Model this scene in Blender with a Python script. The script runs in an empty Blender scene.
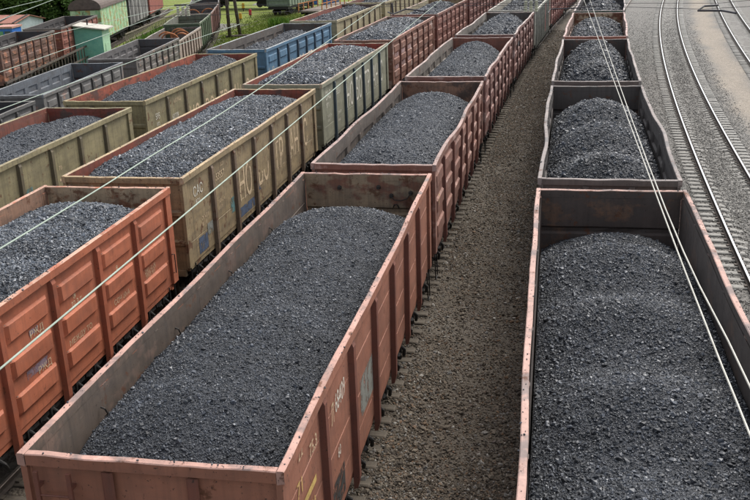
import bpy, math, random
import numpy as np
from mathutils import Matrix, Vector
R = math.radians
scene = bpy.context.scene
col = scene.collection

# ---------------------------------------------------------------- camera
CAMZ = 8.97
PITCH, ROLL = R(18.9007), R(-2.0439)
cd = bpy.data.cameras.new('camera'); cd.sensor_width = 36.0; cd.lens = 944.36/750*36
cd.clip_start = 0.1; cd.clip_end = 3000
cam = bpy.data.objects.new('camera', cd); col.objects.link(cam)
_c, _s, _cr, _sr = math.cos(PITCH), math.sin(PITCH), math.cos(ROLL), math.sin(ROLL)
_X, _U, _F = Vector((1,0,0)), Vector((0,_s,_c)), Vector((0,_c,-_s))
_u, _v, _b = _X*_cr+_U*_sr, -_X*_sr+_U*_cr, -_F
cam.matrix_world = Matrix(((_u.x,_v.x,_b.x,0),(_u.y,_v.y,_b.y,0),(_u.z,_v.z,_b.z,CAMZ),(0,0,0,1)))
scene.camera = cam

# ---------------------------------------------------------------- light
SUN_EL, SUN_AZ = 56, 42      # azimuth clockwise from +Y
w = bpy.data.worlds.new('World'); scene.world = w; w.use_nodes = True
nt = w.node_tree; bg = nt.nodes['Background']
sky = nt.nodes.new('ShaderNodeTexSky'); sky.sky_type = 'NISHITA'; sky.sun_disc = False
sky.sun_elevation = R(SUN_EL); sky.sun_rotation = R(SUN_AZ); sky.air_density = 1.0; sky.dust_density = 4.0; sky.ozone_density = 1.0
hs = nt.nodes.new('ShaderNodeHueSaturation'); hs.inputs['Saturation'].default_value = 0.35
nt.links.new(sky.outputs[0], hs.inputs['Color']); nt.links.new(hs.outputs[0], bg.inputs[0])
bg.inputs[1].default_value = 0.14
sd = bpy.data.lights.new('sun', 'SUN'); sd.energy = 1.5; sd.angle = R(34); sd.color = (1.0, 0.96, 0.9)
so = bpy.data.objects.new('sun', sd); col.objects.link(so)
_d = Vector((math.sin(R(SUN_AZ))*math.cos(R(SUN_EL)), math.cos(R(SUN_AZ))*math.cos(R(SUN_EL)), math.sin(R(SUN_EL))))
so.rotation_euler = _d.to_track_quat('Z', 'Y').to_euler()
vs = scene.view_settings
scene.cycles.max_bounces = 5; scene.cycles.diffuse_bounces = 3
vs.view_transform = 'Standard'; vs.look = 'None'; vs.gamma = 1.0; vs.exposure = 0.88; vs.use_curve_mapping = False

# ---------------------------------------------------------------- helpers
rng = np.random.default_rng(7)
random.seed(7)
RIM = 3.5
def unproj(u, v, z):
    "pixel of the 750x500 photograph -> point on the horizontal plane z"
    a = (u-375)/944.36; b = -(v-250)/944.36
    d = _u*a + _v*b + _F
    t = (z-CAMZ)/d.z
    return Vector((d.x*t, d.y*t, z))

def vnoise(x, y, seed=0):
    x = np.asarray(x, float); y = np.asarray(y, float)
    xi = np.floor(x).astype(np.int64); yi = np.floor(y).astype(np.int64)
    fx = x-xi; fy = y-yi; fx = fx*fx*(3-2*fx); fy = fy*fy*(3-2*fy)
    def h(a, b):
        n = (a*374761393 + b*668265263 + seed*1442695041) & 0x7fffffff
        n = ((n ^ (n >> 13))*1274126177) & 0x7fffffff
        return ((n ^ (n >> 16)) & 0xffff)/65535.0
    return (h(xi,yi)*(1-fx)+h(xi+1,yi)*fx)*(1-fy)+(h(xi,yi+1)*(1-fx)+h(xi+1,yi+1)*fx)*fy
def fbm(x, y, seed=0, o=4):
    s = 0; a = 0.5
    for k in range(o):
        s = s + a*vnoise(np.asarray(x)*2**k, np.asarray(y)*2**k, seed+k*17); a *= 0.5
    return s

class MB:
    def __init__(self): self.v = []; self.f = []; self.m = []
    def add(self, verts, faces, mat=0):
        o = len(self.v); self.v += [tuple(p) for p in verts]
        self.f += [tuple(i+o for i in f) for f in faces]; self.m += [mat]*len(faces)
        return self
    def box(self, x0, x1, y0, y1, z0, z1, mat=0, ch=0.0):
        if x0 > x1: x0, x1 = x1, x0
        if y0 > y1: y0, y1 = y1, y0
        p = [(x0,y0,z0),(x1,y0,z0),(x1,y1,z0),(x0,y1,z0),(x0,y0,z1),(x1,y0,z1),(x1,y1,z1),(x0,y1,z1)]
        return self.add(p, [(0,3,2,1),(4,5,6,7),(0,1,5,4),(1,2,6,5),(2,3,7,6),(3,0,4,7)], mat)
    def tube(self, pts, r, n=8, mat=0, cap=True):
        pts = [Vector(p) for p in pts]; o = len(self.v); k = len(pts)
        rr = r if hasattr(r, '__len__') else [r]*k
        for i, p in enumerate(pts):
            d = (pts[min(i+1,k-1)]-pts[max(i-1,0)]).normalized()
            a = d.cross(Vector((0,0,1)) if abs(d.z) < .9 else Vector((1,0,0))).normalized(); b = d.cross(a)
            for j in range(n):
                t = 2*math.pi*j/n; q = p+(a*math.cos(t)+b*math.sin(t))*rr[i]; self.v.append(tuple(q))
        for i in range(k-1):
            for j in range(n):
                a0 = o+i*n+j; a1 = o+i*n+(j+1)%n
                self.f.append((a0, a0+n, a1+n, a1)); self.m.append(mat)
        if cap:
            self.f.append(tuple(o+j for j in range(n))); self.m.append(mat)
            self.f.append(tuple(o+(k-1)*n+j for j in reversed(range(n)))); self.m.append(mat)
        return self
    def prism(self, poly, axis, a0, a1, mat=0):
        "poly of (p,q) extruded along axis: x -> (y,z), y -> (x,z), z -> (x,y)"
        n = len(poly)
        mk = {'x': lambda p, a: (a,p[0],p[1]), 'y': lambda p, a: (p[0],a,p[1]), 'z': lambda p, a: (p[0],p[1],a)}[axis]
        v = [mk(p,a0) for p in poly]+[mk(p,a1) for p in poly]
        f = [tuple(range(n)), tuple(reversed(range(n,2*n)))]+[(i,i+n,(i+1)%n+n,(i+1)%n) for i in range(n)]
        return self.add(v, f, mat)
    def sweep(self, secs, mat=0, close=True):
        n = len(secs[0]); o = len(self.v)
        for s in secs: self.v += [tuple(p) for p in s]
        for i in range(len(secs)-1):
            for j in range(n if close else n-1):
                a0 = o+i*n+j; a1 = o+i*n+(j+1)%n
                self.f.append((a0,a1,a1+n,a0+n)); self.m.append(mat)
        if close:
            self.f.append(tuple(o+j for j in reversed(range(n)))); self.m.append(mat)
            self.f.append(tuple(o+(len(secs)-1)*n+j for j in range(n))); self.m.append(mat)
        return self
    def mesh(self, name, mats, warp=None, smooth=False):
        me = bpy.data.meshes.new(name)
        v = self.v
        if warp: v = warp(np.array(v)).tolist()
        me.from_pydata(v, [], self.f)
        for m in (mats if isinstance(mats, (list, tuple)) else [mats]): me.materials.append(m)
        me.polygons.foreach_set('material_index', self.m)
        if smooth: me.polygons.foreach_set('use_smooth', [True]*len(self.f))
        me.validate(); me.update()
        return me
    def obj(self, name, mats, parent=None, warp=None, smooth=False):
        return link(name, self.mesh(name, mats, warp, smooth), parent)
def fixn(me):
    import bmesh
    bm = bmesh.new(); bm.from_mesh(me); bmesh.ops.recalc_face_normals(bm, faces=bm.faces); bm.to_mesh(me); bm.free()
def link(name, me, parent=None):
    o = bpy.data.objects.new(name, me); col.objects.link(o)
    if parent: o.parent = parent
    return o
def empty(name, loc=(0,0,0), rz=0):
    o = bpy.data.objects.new(name, None); col.objects.link(o); o.location = loc; o.rotation_euler.z = rz
    o.empty_display_size = .3
    return o
def tag(o, label=None, cat=None, group=None, kind=None):
    if label: o['label'] = label
    if cat: o['category'] = cat
    if group: o['group'] = group
    if kind: o['kind'] = kind
    return o

# ---------------------------------------------------------------- materials
class NT:
    def __init__(self, name):
        self.m = bpy.data.materials.new(name); self.m.use_nodes = True
        self.t = self.m.node_tree; self.b = self.t.nodes['Principled BSDF']
    def n(self, typ, **kw):
        x = self.t.nodes.new(typ)
        for k, v in kw.items():
            if k.startswith('i_'):
                key = k[2:]; key = int(key) if key.isdigit() else key.replace('_', ' ')
                x.inputs[key].default_value = v
            else: setattr(x, k, v)
        return x
    def l(self, a, b): self.t.links.new(a, b)
    def noise(self, vec, scale, detail=4, rough=.55):
        x = self.n('ShaderNodeTexNoise', i_Scale=scale, i_Detail=detail, i_Roughness=rough); self.l(vec, x.inputs['Vector']); return x.outputs['Fac']
    def ramp(self, fac, stops, interp='LINEAR'):
        x = self.n('ShaderNodeValToRGB'); e = x.color_ramp.elements; x.color_ramp.interpolation = interp
        while len(e) < len(stops): e.new(0.5)
        for k, (p, c) in enumerate(stops):
            e[k].position = p; e[k].color = (c, c, c, 1) if not hasattr(c, '__len__') else (*c, 1)
        self.l(fac, x.inputs[0]); return x.outputs[0]
    def mix(self, fac, a, b, blend='MIX'):
        x = self.n('ShaderNodeMix', data_type='RGBA', blend_type=blend)
        for s, v in ((0, fac), (6, a), (7, b)):
            if isinstance(v, (int, float)): x.inputs[s].default_value = v
            elif isinstance(v, tuple): x.inputs[s].default_value = (*v, 1)
            else: self.l(v, x.inputs[s])
        return x.outputs[2]
    def math(self, op, a, b=0.0, clamp=False):
        x = self.n('ShaderNodeMath', operation=op, use_clamp=clamp)
        for s, v in ((0, a), (1, b)):
            if isinstance(v, (int, float)): x.inputs[s].default_value = v
            else: self.l(v, x.inputs[s])
        return x.outputs[0]
    def map(self, vec, scale=(1,1,1), loc=(0,0,0)):
        x = self.n('ShaderNodeMapping'); x.inputs['Scale'].default_value = scale; x.inputs['Location'].default_value = loc
        self.l(vec, x.inputs['Vector']); return x.outputs[0]
    def bump(self, h, strength=.3, dist=.02):
        x = self.n('ShaderNodeBump', i_Strength=strength, i_Distance=dist); self.l(h, x.inputs['Height']); self.l(x.outputs[0], self.b.inputs['Normal'])
    def coords(self): return self.n('ShaderNodeTexCoord').outputs['Object']
    def set(self, col=None, rough=None, spec=None, metal=None):
        for nm, v in (('Base Color', col), ('Roughness', rough), ('Specular IOR Level', spec), ('Metallic', metal)):
            if v is None: continue
            if isinstance(v, tuple): self.b.inputs[nm].default_value = (*v, 1)
            elif isinstance(v, (int, float)): self.b.inputs[nm].default_value = v
            else: self.l(v, self.b.inputs[nm])
        return self.m
_pc = {}
def paint(base, rust=.3, patch=None, pamt=.4, seed=0, dust=.25, rustc=(.085,.035,.018)):
    key = (base, rust, patch, pamt, seed, dust, rustc)
    if key in _pc: return _pc[key]
    T = NT('wagon_paint'); co = T.map(T.coords(), loc=(seed*3.7, seed*1.3, seed*.9))
    big = T.noise(co, .9, 3); c = T.mix(T.ramp(big, [(.3, .0), (.7, 1.)]), tuple(x*.80 for x in base), tuple(min(1, x*1.13) for x in base))
    if patch:
        pm = T.noise(T.map(co, (1.0, .8, 1.4)), 1.5, 7, .62)
        t = 1-pamt
        c = T.mix(T.ramp(pm, [(max(0, .28+t*.4), 0.), (min(1, .36+t*.4), 1.)]), c, patch)
    # rain streaks and coal dust washed down
    st = T.noise(T.map(co, (7., 7., .35)), 1.6, 5, .6)
    c = T.mix(T.math('MULTIPLY', T.ramp(st, [(.45, 0.), (.75, 1.)]), dust*1.6, True), c, (.035,.031,.03))
    du = T.noise(T.map(co, (.8, .5, 2.2)), 2.2, 6, .65)
    c = T.mix(T.math('MULTIPLY', T.ramp(du, [(.42, 0.), (.7, 1.)]), dust*1.5, True), c, (.07,.06,.055))
    # rust: blotches and small chips
    rn = T.noise(co, 3.1, 9, .68)
    lo = .72-.32*rust
    c = T.mix(T.math('MULTIPLY', T.ramp(rn, [(lo, 0.), (lo+.06, 1.)]), .85), c, T.mix(T.noise(co, 14, 3), tuple(x*.6 for x in rustc), tuple(min(1, x*1.9) for x in rustc)))
    ch = T.noise(co, 17., 4, .7)
    c = T.mix(T.math('MULTIPLY', T.ramp(ch, [(.665-.06*rust, 0.), (.69-.06*rust, 1.)]), .85), c, (.03,.022,.02))
    sc_ = T.noise(T.map(co, (16., 16., 2.2)), 1.7, 4, .7)
    c = T.mix(T.math('MULTIPLY', T.ramp(sc_, [(.67-.05*rust, 0.), (.70-.05*rust, 1.)]), .7), c, tuple(min(1, x*.35+.01) for x in base))
    sl_ = T.noise(T.map(co, (1.1, 1.1, 9.)), 2.6, 4, .7)
    c = T.mix(T.math('MULTIPLY', T.ramp(sl_, [(.66, 0.), (.70, 1.)]), .35), c, tuple(min(1, x*1.5+.04) for x in base))
    T.bump(T.math('ADD', T.math('MULTIPLY', rn, .6), T.math('MULTIPLY', T.noise(co, 1.4, 2), 5.)), .34, .02)
    _pc[key] = T.set(c, T.ramp(rn, [(.3, .55), (.7, .85)]), .35)
    return _pc[key]
def plain(name, base, rough=.7, var=.25, scale=6., metal=0., spec=.4, bump=.1):
    T = NT(name); co = T.coords(); n = T.noise(co, scale, 6, .62)
    c = T.mix(T.ramp(n, [(.3, 0.), (.7, 1.)]), tuple(x*(1-var) for x in base), tuple(min(1, x*(1+var)) for x in base))
    T.bump(n, bump, .02)
    return T.set(c, rough, spec, metal)

def coal_mat(name, a, b, rough, lump=False):
    T = NT(name); co = T.coords()
    n = T.noise(co, 7., 8, .72)
    if lump:      # single lumps: one tone each, a few shiny
        oi = T.n('ShaderNodeObjectInfo').outputs['Random']
        ge = T.n('ShaderNodeNewGeometry').outputs['Position']
        lo = T.noise(ge, 1.3, 5, .65)
        oi2 = T.math('ADD', oi, T.math('MULTIPLY', T.math('SUBTRACT', lo, .5), 1.5))
        c = T.mix(T.ramp(oi2, [(0., 0.), (.55, .33), (.9, .75), (1., 1.)]), a, b)
        return T.set(c, T.ramp(oi, [(0., rough+.2), (.6, rough), (1., rough-.12)]), .55)
    v = T.n('ShaderNodeTexVoronoi', i_Scale=34.); T.l(co, v.inputs['Vector'])
    v2 = T.n('ShaderNodeTexVoronoi', i_Scale=75.); T.l(co, v2.inputs['Vector'])
    sc = T.n('ShaderNodeSeparateColor'); T.l(v2.outputs['Color'], sc.inputs[0])
    f = T.math('ADD', T.math('ADD', T.math('MULTIPLY', n, .55), T.math('MULTIPLY', T.noise(T.n('ShaderNodeNewGeometry').outputs['Position'], 1.3, 5, .65), .5)), T.math('SUBTRACT', T.math('MULTIPLY', sc.outputs[0], .4), .15))
    c = T.mix(T.ramp(f, [(.3, 0.), (.9, 1.)]), a, b)
    h = T.math('ADD', T.math('MULTIPLY', v.outputs['Distance'], -1.0), T.math('MULTIPLY', v2.outputs['Distance'], -.7))
    T.bump(T.math('ADD', h, n), .9, .03)
    return T.set(c, rough-.1, .6)
M = {}
for nm, a, b, rg in (('nut', (.012,.015,.020), (.11,.128,.154), .46), ('mixed', (.010,.012,.0155), (.062,.071,.088), .50), ('fine', (.028,.032,.039), (.082,.093,.112), .55)):
    M['coal_'+nm] = coal_mat('coal_'+nm, tuple(x*1.2 for x in a), tuple(x*.72 for x in b), .6)
    M['lump_'+nm] = coal_mat('lump_'+nm, a, b, rg, True)
M['dark_steel'] = plain('dark_steel', (.028,.024,.021), .75, .4)
M['wheel_steel'] = plain('wheel_steel', (.05,.038,.03), .6, .4)
M['black_gear'] = plain('black_gear', (.016,.015,.014), .7, .4)
M['white_letter'] = plain('white_letter', (.62,.59,.50), .8, .25, 9.)
M['cream_letter'] = plain('cream_letter', (.55,.42,.27), .8, .3, 9.)
M['yellow_letter'] = plain('yellow_letter', (.52,.36,.12), .8, .25, 9.)
def worn(m, lo=.36, hi=.43, sc=11.):
    t = m.node_tree; b = t.nodes['Principled BSDF']; g = t.nodes.new('ShaderNodeNewGeometry'); n = t.nodes.new('ShaderNodeTexNoise'); r = t.nodes.new('ShaderNodeValToRGB')
    n.inputs['Scale'].default_value = sc; n.inputs['Detail'].default_value = 7.; n.inputs['Roughness'].default_value = .7
    r.color_ramp.elements[0].position = lo; r.color_ramp.elements[1].position = hi; r.color_ramp.elements[0].color = (.12,.12,.12,1)
    t.links.new(g.outputs['Position'], n.inputs['Vector']); t.links.new(n.outputs['Fac'], r.inputs[0]); t.links.new(r.outputs[0], b.inputs['Alpha'])
M['grey_patch'] = plain('grey_patch', (.21,.215,.19), .8, .2)
M['dark_patch'] = plain('dark_patch', (.045,.043,.04), .8, .3)
M['blue_patch'] = plain('blue_patch', (.07,.095,.15), .7, .3)
M['teal_patch'] = plain('teal_patch', (.11,.21,.21), .7, .3)
M['pink_patch'] = plain('pink_patch', (.40,.27,.26), .8, .25)
M['violet_patch'] = plain('violet_patch', (.22,.16,.19), .8, .3)
for k_ in ('white_letter','cream_letter','yellow_letter'): worn(M[k_])
for k_ in ('grey_patch','dark_patch','blue_patch','teal_patch','pink_patch','violet_patch'): worn(M[k_], .40, .50, 4.)
M['red_paint'] = plain('red_paint', (.42,.05,.045), .6, .3)
M['wire'] = plain('wire_copper', (.30,.36,.30), .5, .15)
M['wire_pale'] = plain('wire_pale', (.42,.41,.36), .5, .2)
M['concrete'] = plain('concrete', (.235,.228,.21), .9, .35, 5., bump=.3)
M['dirty_sleeper'] = plain('dirty_sleeper', (.085,.071,.055), .9, .5, 5., bump=.3)
M['rail_rust'] = plain('rail_rust', (.075,.06,.05), .8, .35)
M['rail_top'] = plain('rail_top', (.72,.72,.71), .22, .05, metal=1.0)
M['rail_dull'] = plain('rail_dull', (.25,.21,.18), .5, .2, metal=.6)

# ---------------------------------------------------------------- row paths
CUR = 0.000691
ROW = {'A': (-4.1796, .17225, CUR), 'R': (1.4524, .17441, CUR), 'B': (-9.9373, .16386, CUR), 'C': (-15.0092, .14893, CUR),
       'T1': (4.995+.78, .19057+.002, .000623), 'T2': (8.44+.76, .23754+.002, .000397)}
def px(row, y): a, b, c = ROW[row]; return a+b*y+c*y*y
def ph(row, y): a, b, c = ROW[row]; return math.atan(b+2*c*y)
_dy = np.array([30., 38., 50.01, 65.2, 77.29, 85.55, 96.5, 110., 125.]); _dx = np.array([-18.3, -17.35, -16.2, -15.75, -15.7, -15.9, -16.7, -18.2, -20.4])
_dp = np.polyfit(_dy, _dx, 3)
def dpx(y): return float(np.polyval(_dp, y))
def dph(y): return math.atan(float(np.polyval(np.polyder(_dp), y)))
def epx(y): return -26.35-.0055*(y-70)-.0006*(y-70)**2
def eph(y): return math.atan(-.0055-.0012*(y-70))
LOW = -1.45

# ---------------------------------------------------------------- text
def text_mesh(s, size):
    cu = bpy.data.curves.new('lettering', 'FONT'); cu.body = s; cu.size = size; cu.resolution_u = 2
    o = bpy.data.objects.new('lettering', cu); col.objects.link(o)
    dg = bpy.context.evaluated_depsgraph_get(); me = bpy.data.meshes.new_from_object(o.evaluated_get(dg))
    bpy.data.objects.remove(o); bpy.data.curves.remove(cu)
    return me
_tc = {}
def lettering(parent, s, y0, z0, h, mat, x=1.481, sx=1.0, skew=0.0):
    "text on the right side wall, running away along +y; h = capital height"
    if s not in _tc: _tc[s] = text_mesh(s, 1.0)
    me = _tc[s].copy(); me.name = 'lettering'
    n = len(me.vertices); co = np.empty(n*3); me.vertices.foreach_get('co', co); co = co.reshape(-1, 3)
    k = h/.73
    out = np.stack([np.full(n, x), y0+co[:,0]*k*sx, z0+co[:,1]*k], 1)
    me.vertices.foreach_set('co', out.ravel()); me.materials.clear(); me.materials.append(M[mat]); me.update()
    return link('lettering', me, parent)
def decal(parent, name, y0, y1, z0, z1, mat, x=1.480, shear=0.):
    return MB().add([(x,y0,z0),(x,y1,z0+shear),(x,y1,z1+shear),(x,y0,z1)], [(0,1,2,3)]).obj(name, M[mat], parent)

# ---------------------------------------------------------------- wagon
def bogie_meshes():
    out = {}
    m = MB()
    n = 20
    for s in (1,):
        prof = [(-.065, .43), (.065, .455), (.065, .475), (.03, .475), (.03, .50), (-.065, .50)]
    def wheel():
        b = MB(); prof = [(-.07, .10), (-.05, .16), (-.02, .20), (-.02, .38), (-.07, .41), (-.07, .475), (.05, .475), (.05, .51), (.08, .51), (.08, .41), (.02, .38), (.02, .20), (.09, .16), (.09, .10)]
        secs = [[(p, q*math.cos(2*math.pi*i/24), q*math.sin(2*math.pi*i/24)) for p, q in prof] for i in range(25)]
        b.sweep(secs, close=False)
        return b
    out['wheel'] = wheel().mesh('wheel', M['wheel_steel'])
    out['axle'] = MB().tube([(-1.06,0,0),(1.06,0,0)], .085, 10).mesh('axle', M['wheel_steel'])
    f = MB()
    poly = [(-1.18,.40),(-1.18,.60),(-1.0,.66),(-.62,.72),(-.35,.92),(.35,.92),(.62,.72),(1.0,.66),(1.18,.60),(1.18,.40),(.98,.36),(.75,.5),(.55,.30),(.35,.22),(-.35,.22),(-.55,.30),(-.75,.5),(-.98,.36)]
    f.prism(poly, 'x', -.07, .07)
    for y in (-.925, .925): f.tube([(-.1,y,.475),(.16,y,.475)], .15, 10)
    for y in (-.2, 0, .2): f.tube([(.09,y,.3),(.09,y,.72)], .075, 8)
    out['side_frame'] = f.mesh('side_frame', M['black_gear']); fixn(out['side_frame'])
    b = MB(); b.box(-1.0, 1.0, -.22, .22, .62, .86); b.tube([(0,0,.8),(0,0,1.0)], .2, 12); b.box(-.9,.9,-1.3,-1.2,.42,.5); b.box(-.9,.9,1.2,1.3,.42,.5)
    out['bogie'] = b.mesh('bogie', M['black_gear'])
    c = MB(); c.box(-.1,.1,0,.34,.98,1.14); c.prism([(-.17,.34),(.17,.34),(.2,.5),(.06,.55),(.02,.42),(-.06,.42),(-.1,.62),(-.2,.6)], 'z', .92, 1.22); c.box(-.2,.2,-.02,.05,.9,1.24)
    out['coupler'] = c.mesh('coupler', M['black_gear']); fixn(out['coupler'])
    return out
BG = bogie_meshes()

def make_wagon(name, st):
    "open gondola wagon, origin at rail level under its middle, +y along the track"
    L, W, zr = st.get('L', 12.8), 3.13, st.get('zr', 3.5)
    seed = st.get('seed', 1); kind = st.get('kind', 'stamp'); hl = L/2; rs = np.random.default_rng(seed)
    rust = st.get('rust', .3); dust = st.get('dust', .25)
    mo = paint(st['out'], rust, st.get('patch'), st.get('pamt', .35), seed, dust)
    mp = paint(st.get('post', tuple(x*.92 for x in st['out'])), rust, None, .4, seed+2, dust)
    mi = paint(st['inn'], st.get('irust', .4), st.get('ipatch'), st.get('ipamt', .4), seed+5, .35)
    me_ = paint(st.get('endin', st['inn']), st.get('erust', .45), st.get('epatch'), st.get('epamt', .4), seed+7, .3)
    mr = paint(st['rail'], .42, st.get('rpatch', tuple(x*.35+.06 for x in st['rail'])), .42, seed+9, .15)
    root = empty(name)
    bow = st.get('bow', .03)
    ph_ = rs.random(8)*6.28
    def bowf(y, s):
        o = 0 if s > 0 else 4
        t = y/hl
        return bow*(1-t**4)*(np.sin(2.1*t+ph_[o])+.6*np.sin(5.3*t+ph_[o+1])+.35*np.sin(9.7*t+ph_[o+2]))
    def warp(s):
        def f(P):
            k = np.clip((P[:,2]-1.3)/(zr-1.3), 0, 1)**1.4
            P = P.copy(); b = bowf(P[:,1], s)
            P[:,0] += b*k
            P[:,2] += k*.3*bow*np.sin(4.1*P[:,1]/hl+ph_[3+(0 if s > 0 else 4)])*(1-(P[:,1]/hl)**4)
            return P
        return f
    cz = .27                                  # corner zone
    npan = st.get('panels', 7); pitch = (L-2*cz)/npan; ztop = zr-.14; zbot = 1.14
    for s in (-1, 1):
        wp = warp(s)
        sw = MB()
        sw.box(s*1.30, s*1.456, -hl+.13, hl-.13, 1.10, 1.22, 0)
        for e in (-1, 1):
            sw.box(s*1.460, s*1.535, e*(hl-cz), e*(hl-.005), 1.225, ztop, 0)
        for e in (-1, 1): sw.box(s*1.4545, s*1.4595, e*(hl-cz), e*(hl-.10), 1.225, ztop, 1)
        so_ = sw.obj('side_wall', [mo, mi], root, wp)
        for e in (-1, 1):
            y_ = e*(hl-.32)
            MB().tube([(s*1.48,y_-.16,1.2),(s*1.50,y_-.16,.50),(s*1.50,y_+.16,.50),(s*1.48,y_+.16,1.2)], .016, 6).obj('step', M['black_gear'], so_)
        # panels
        for k in range(npan):
            y0 = -hl+cz+k*pitch+.004; y1 = y0+pitch-.008
            b = MB()
            hgt = ztop-zbot-.08
            if 'stamps' in st: stamps = st['stamps']
            elif kind == 'stamp':
                stamps = [(.80, .17, .055), (.50, .17, .055), (.20, .17, .055)]
            elif kind == 'plank': stamps = [(.74, .012, -.012), (.45, .012, -.012), (.18, .012, -.012)]
            else: stamps = [(.26, .01, -.010)]
            zs = [zbot+.085]; fl = [0]
            for q, h_, d_ in sorted(stamps):
                zc = zbot+q*hgt+.08; hh = h_*hgt/2 if h_ > .05 else .012
                sl = .05 if h_ > .05 else .01
                zs += [zc-hh, zc-hh+sl, zc+hh-sl*.7, zc+hh]; fl += [0, d_, d_, 0]
            zs.append(ztop); fl.append(0)
            if kind == 'stamp': ys = [y0, y0+.2, y0+.27, y1-.27, y1-.2, y1]; yf = [0,0,1,1,0,0]
            else: ys = [y0, y0+.1, (y0+y1)/2, y1-.1, y1]; yf = [1]*5
            dn = (rs.random((len(zs), len(ys)))-.5)*(.012 if kind == 'stamp' else .005)
            for lay, xo in ((0, 1.474), (1, 1.460)):
                vv = [(s*(xo+fl[i]*yf[j]+(dn[i,j] if 0 < i < len(zs)-1 and 0 < j < len(ys)-1 else 0)), ys[j], zs[i]) for i in range(len(zs)) for j in range(len(ys))]
                nj = len(ys); ff = []
                for i in range(len(zs)-1):
                    for j in range(nj-1):
                        q4 = (i*nj+j, i*nj+j+1, (i+1)*nj+j+1, (i+1)*nj+j)
                        ff.append(q4 if (s > 0) == (lay == 0) else q4[::-1])
                b.add(vv, ff, lay)
            b.obj('panel', [mo, mi], so_, wp)
        # posts
        for k in range(1, npan):
            y = -hl+cz+k*pitch; b = MB()
            a, w0, w1 = .092, .095, .065
            zb = st.get('zpost', .90)
            v = []
            for z, dd in ((zb, .6), (zb+.16, 1.), (ztop-.12, 1.), (ztop, .45)):
                v += [(s*1.470, y-w0, z), (s*(1.470+a*dd), y-w1, z), (s*(1.470+a*dd), y+w1, z), (s*1.470, y+w0, z)]
            f = [(0,1,2,3), (15,14,13,12)]
            for i in range(3):
                for j in range(4): f.append((i*4+j, (i+1)*4+j, (i+1)*4+(j+1)%4, i*4+(j+1)%4))
            b.add(v, f, 0)
            b.box(s*1.4605, s*1.4695, y-.05, y+.05, 1.25, ztop, 1)
            po = b.mesh('side_post', [mp, mi], wp); fixn(po); link('side_post', po, so_)
        # top rail
        ns = 30; secs = []
        for i in range(ns+1):
            y = -hl+L*i/ns
            wob = (rs.random(4)-.5)*.008
            x0, x1, z0, z1, c = 1.472+wob[0], 1.565+wob[1], zr-.17+wob[2], zr+wob[3]*.7, .012
            sec = [(s*x0,y,z0),(s*x1,y,z0+.02),(s*x1,y,z1-c),(s*(x1-c),y,z1),(s*(x0+c),y,z1),(s*x0,y,z1-c)]
            secs.append(sec if s > 0 else sec)
        tb = MB().sweep(secs)
        for i in range(ns):
            for j in range(6): tb.m[i*6+j] = 1 if j in (0, 1) else (2 if j == 5 else 0)
        tr = tb.mesh('top_rail', [mr, mr if st.get('rside') else mo, mi], wp); fixn(tr); link('top_rail', tr, so_)
        if s > 0 or st.get('both', False):
            g = MB()
            for k in range(npan):
                for q in (.28, .72):
                    y = -hl+cz+(k+q)*pitch; j = (rs.random(3)-.5)*.06
                    g.box(s*1.28, s*1.45, y-.07+j[0], y+.07+j[0], .90+j[1], 1.095)
                    g.tube([(s*1.42,y+j[0],1.05),(s*1.50,y+.05+j[0],.95),(s*1.47,y+.15+j[0],.80+j[1])], .035, 6)
                    g.tube([(s*1.44,y-.3+j[0],1.0),(s*1.44,y-.22+j[0],.9+j[2])], .05, 6)
                    g.box(s*1.32, s*1.42, y-.38, y+.33, .97, 1.04)
            g.tube([(s*1.25,-hl+.3,.9),(s*1.25,hl-.3,.9)], .035, 6)
            g.obj('hatch_gear', M['black_gear'], so_)
        st.setdefault('_sw', {})[s] = so_
    for e in (-1, 1):
        b = MB(); y = e*(hl-.09)
        zz = [1.16, 1.75, 1.80, 1.88, 1.93, 2.5, 2.55, 2.63, 2.68, zr-.17]; dep = [0,0,.05,.05,0,0,.05,.05,0,0]
        xs = np.linspace(-1.444, 1.444, 9)
        dn = (rs.random((len(zz), 9))-.5)*.03
        for lay, off in ((0, .02), (1, -.015)):
            vv = [(xs[j], y+e*(off+dep[i])+(dn[i,j] if 0 < i < len(zz)-1 and 0 < j < 8 else 0), zz[i]) for i in range(len(zz)) for j in range(9)]
            ff = []
            for i in range(len(zz)-1):
                for j in range(8):
                    q4 = (i*9+j, i*9+j+1, (i+1)*9+j+1, (i+1)*9+j)
                    ff.append(q4 if (e < 0) == (lay == 0) else q4[::-1])
            b.add(vv, ff, lay)
        b.box(-1.395, 1.395, e*(hl-.12), e*(hl-.015), 1.0, 1.155, 0)
        ew = b.obj('end_wall', [mo, me_], root)
        for x in (-.5, .5):
            MB().prism([(x-.07,y+e*.072),(x-.045,y+e*.088),(x+.045,y+e*.088),(x+.07,y+e*.072)], 'z', 1.16, zr-.18).obj('end_post', [mp], ew)
        secs = []
        for i in range(13):
            x = -1.467+2.934*i/12; wob = (rs.random(4)-.5)*.012; sag = -.02*math.sin(math.pi*i/12)*rs.random()
            y0, y1, z0, z1, c = y-e*(.02+wob[0]*.5), e*(hl+wob[1]*.6-.004), zr-.175, zr-.008+wob[2]*.8+sag, .012
            secs.append([(x,y0,z0),(x,y1,z0+.02),(x,y1,z1-c),(x,y1-e*c,z1),(x,y0+e*c,z1),(x,y0,z1-c)])
        tb = MB().sweep(secs)
        for i in range(12):
            for j in range(6): tb.m[i*6+j] = 1 if j in (0, 1) else (2 if j == 5 else 0)
        tr = tb.mesh('end_rail', [mr, mr if st.get('rside') else mo, me_], None); fixn(tr); link('end_rail', tr, ew)
        # ladder at the left of each end seen from outside
        lx = e*1.14; b = MB()
        for dx in (-.2, .2): b.box(lx+dx-.025, lx+dx+.025, y+e*.11, y+e*.145, 1.2, zr-.2)
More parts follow.
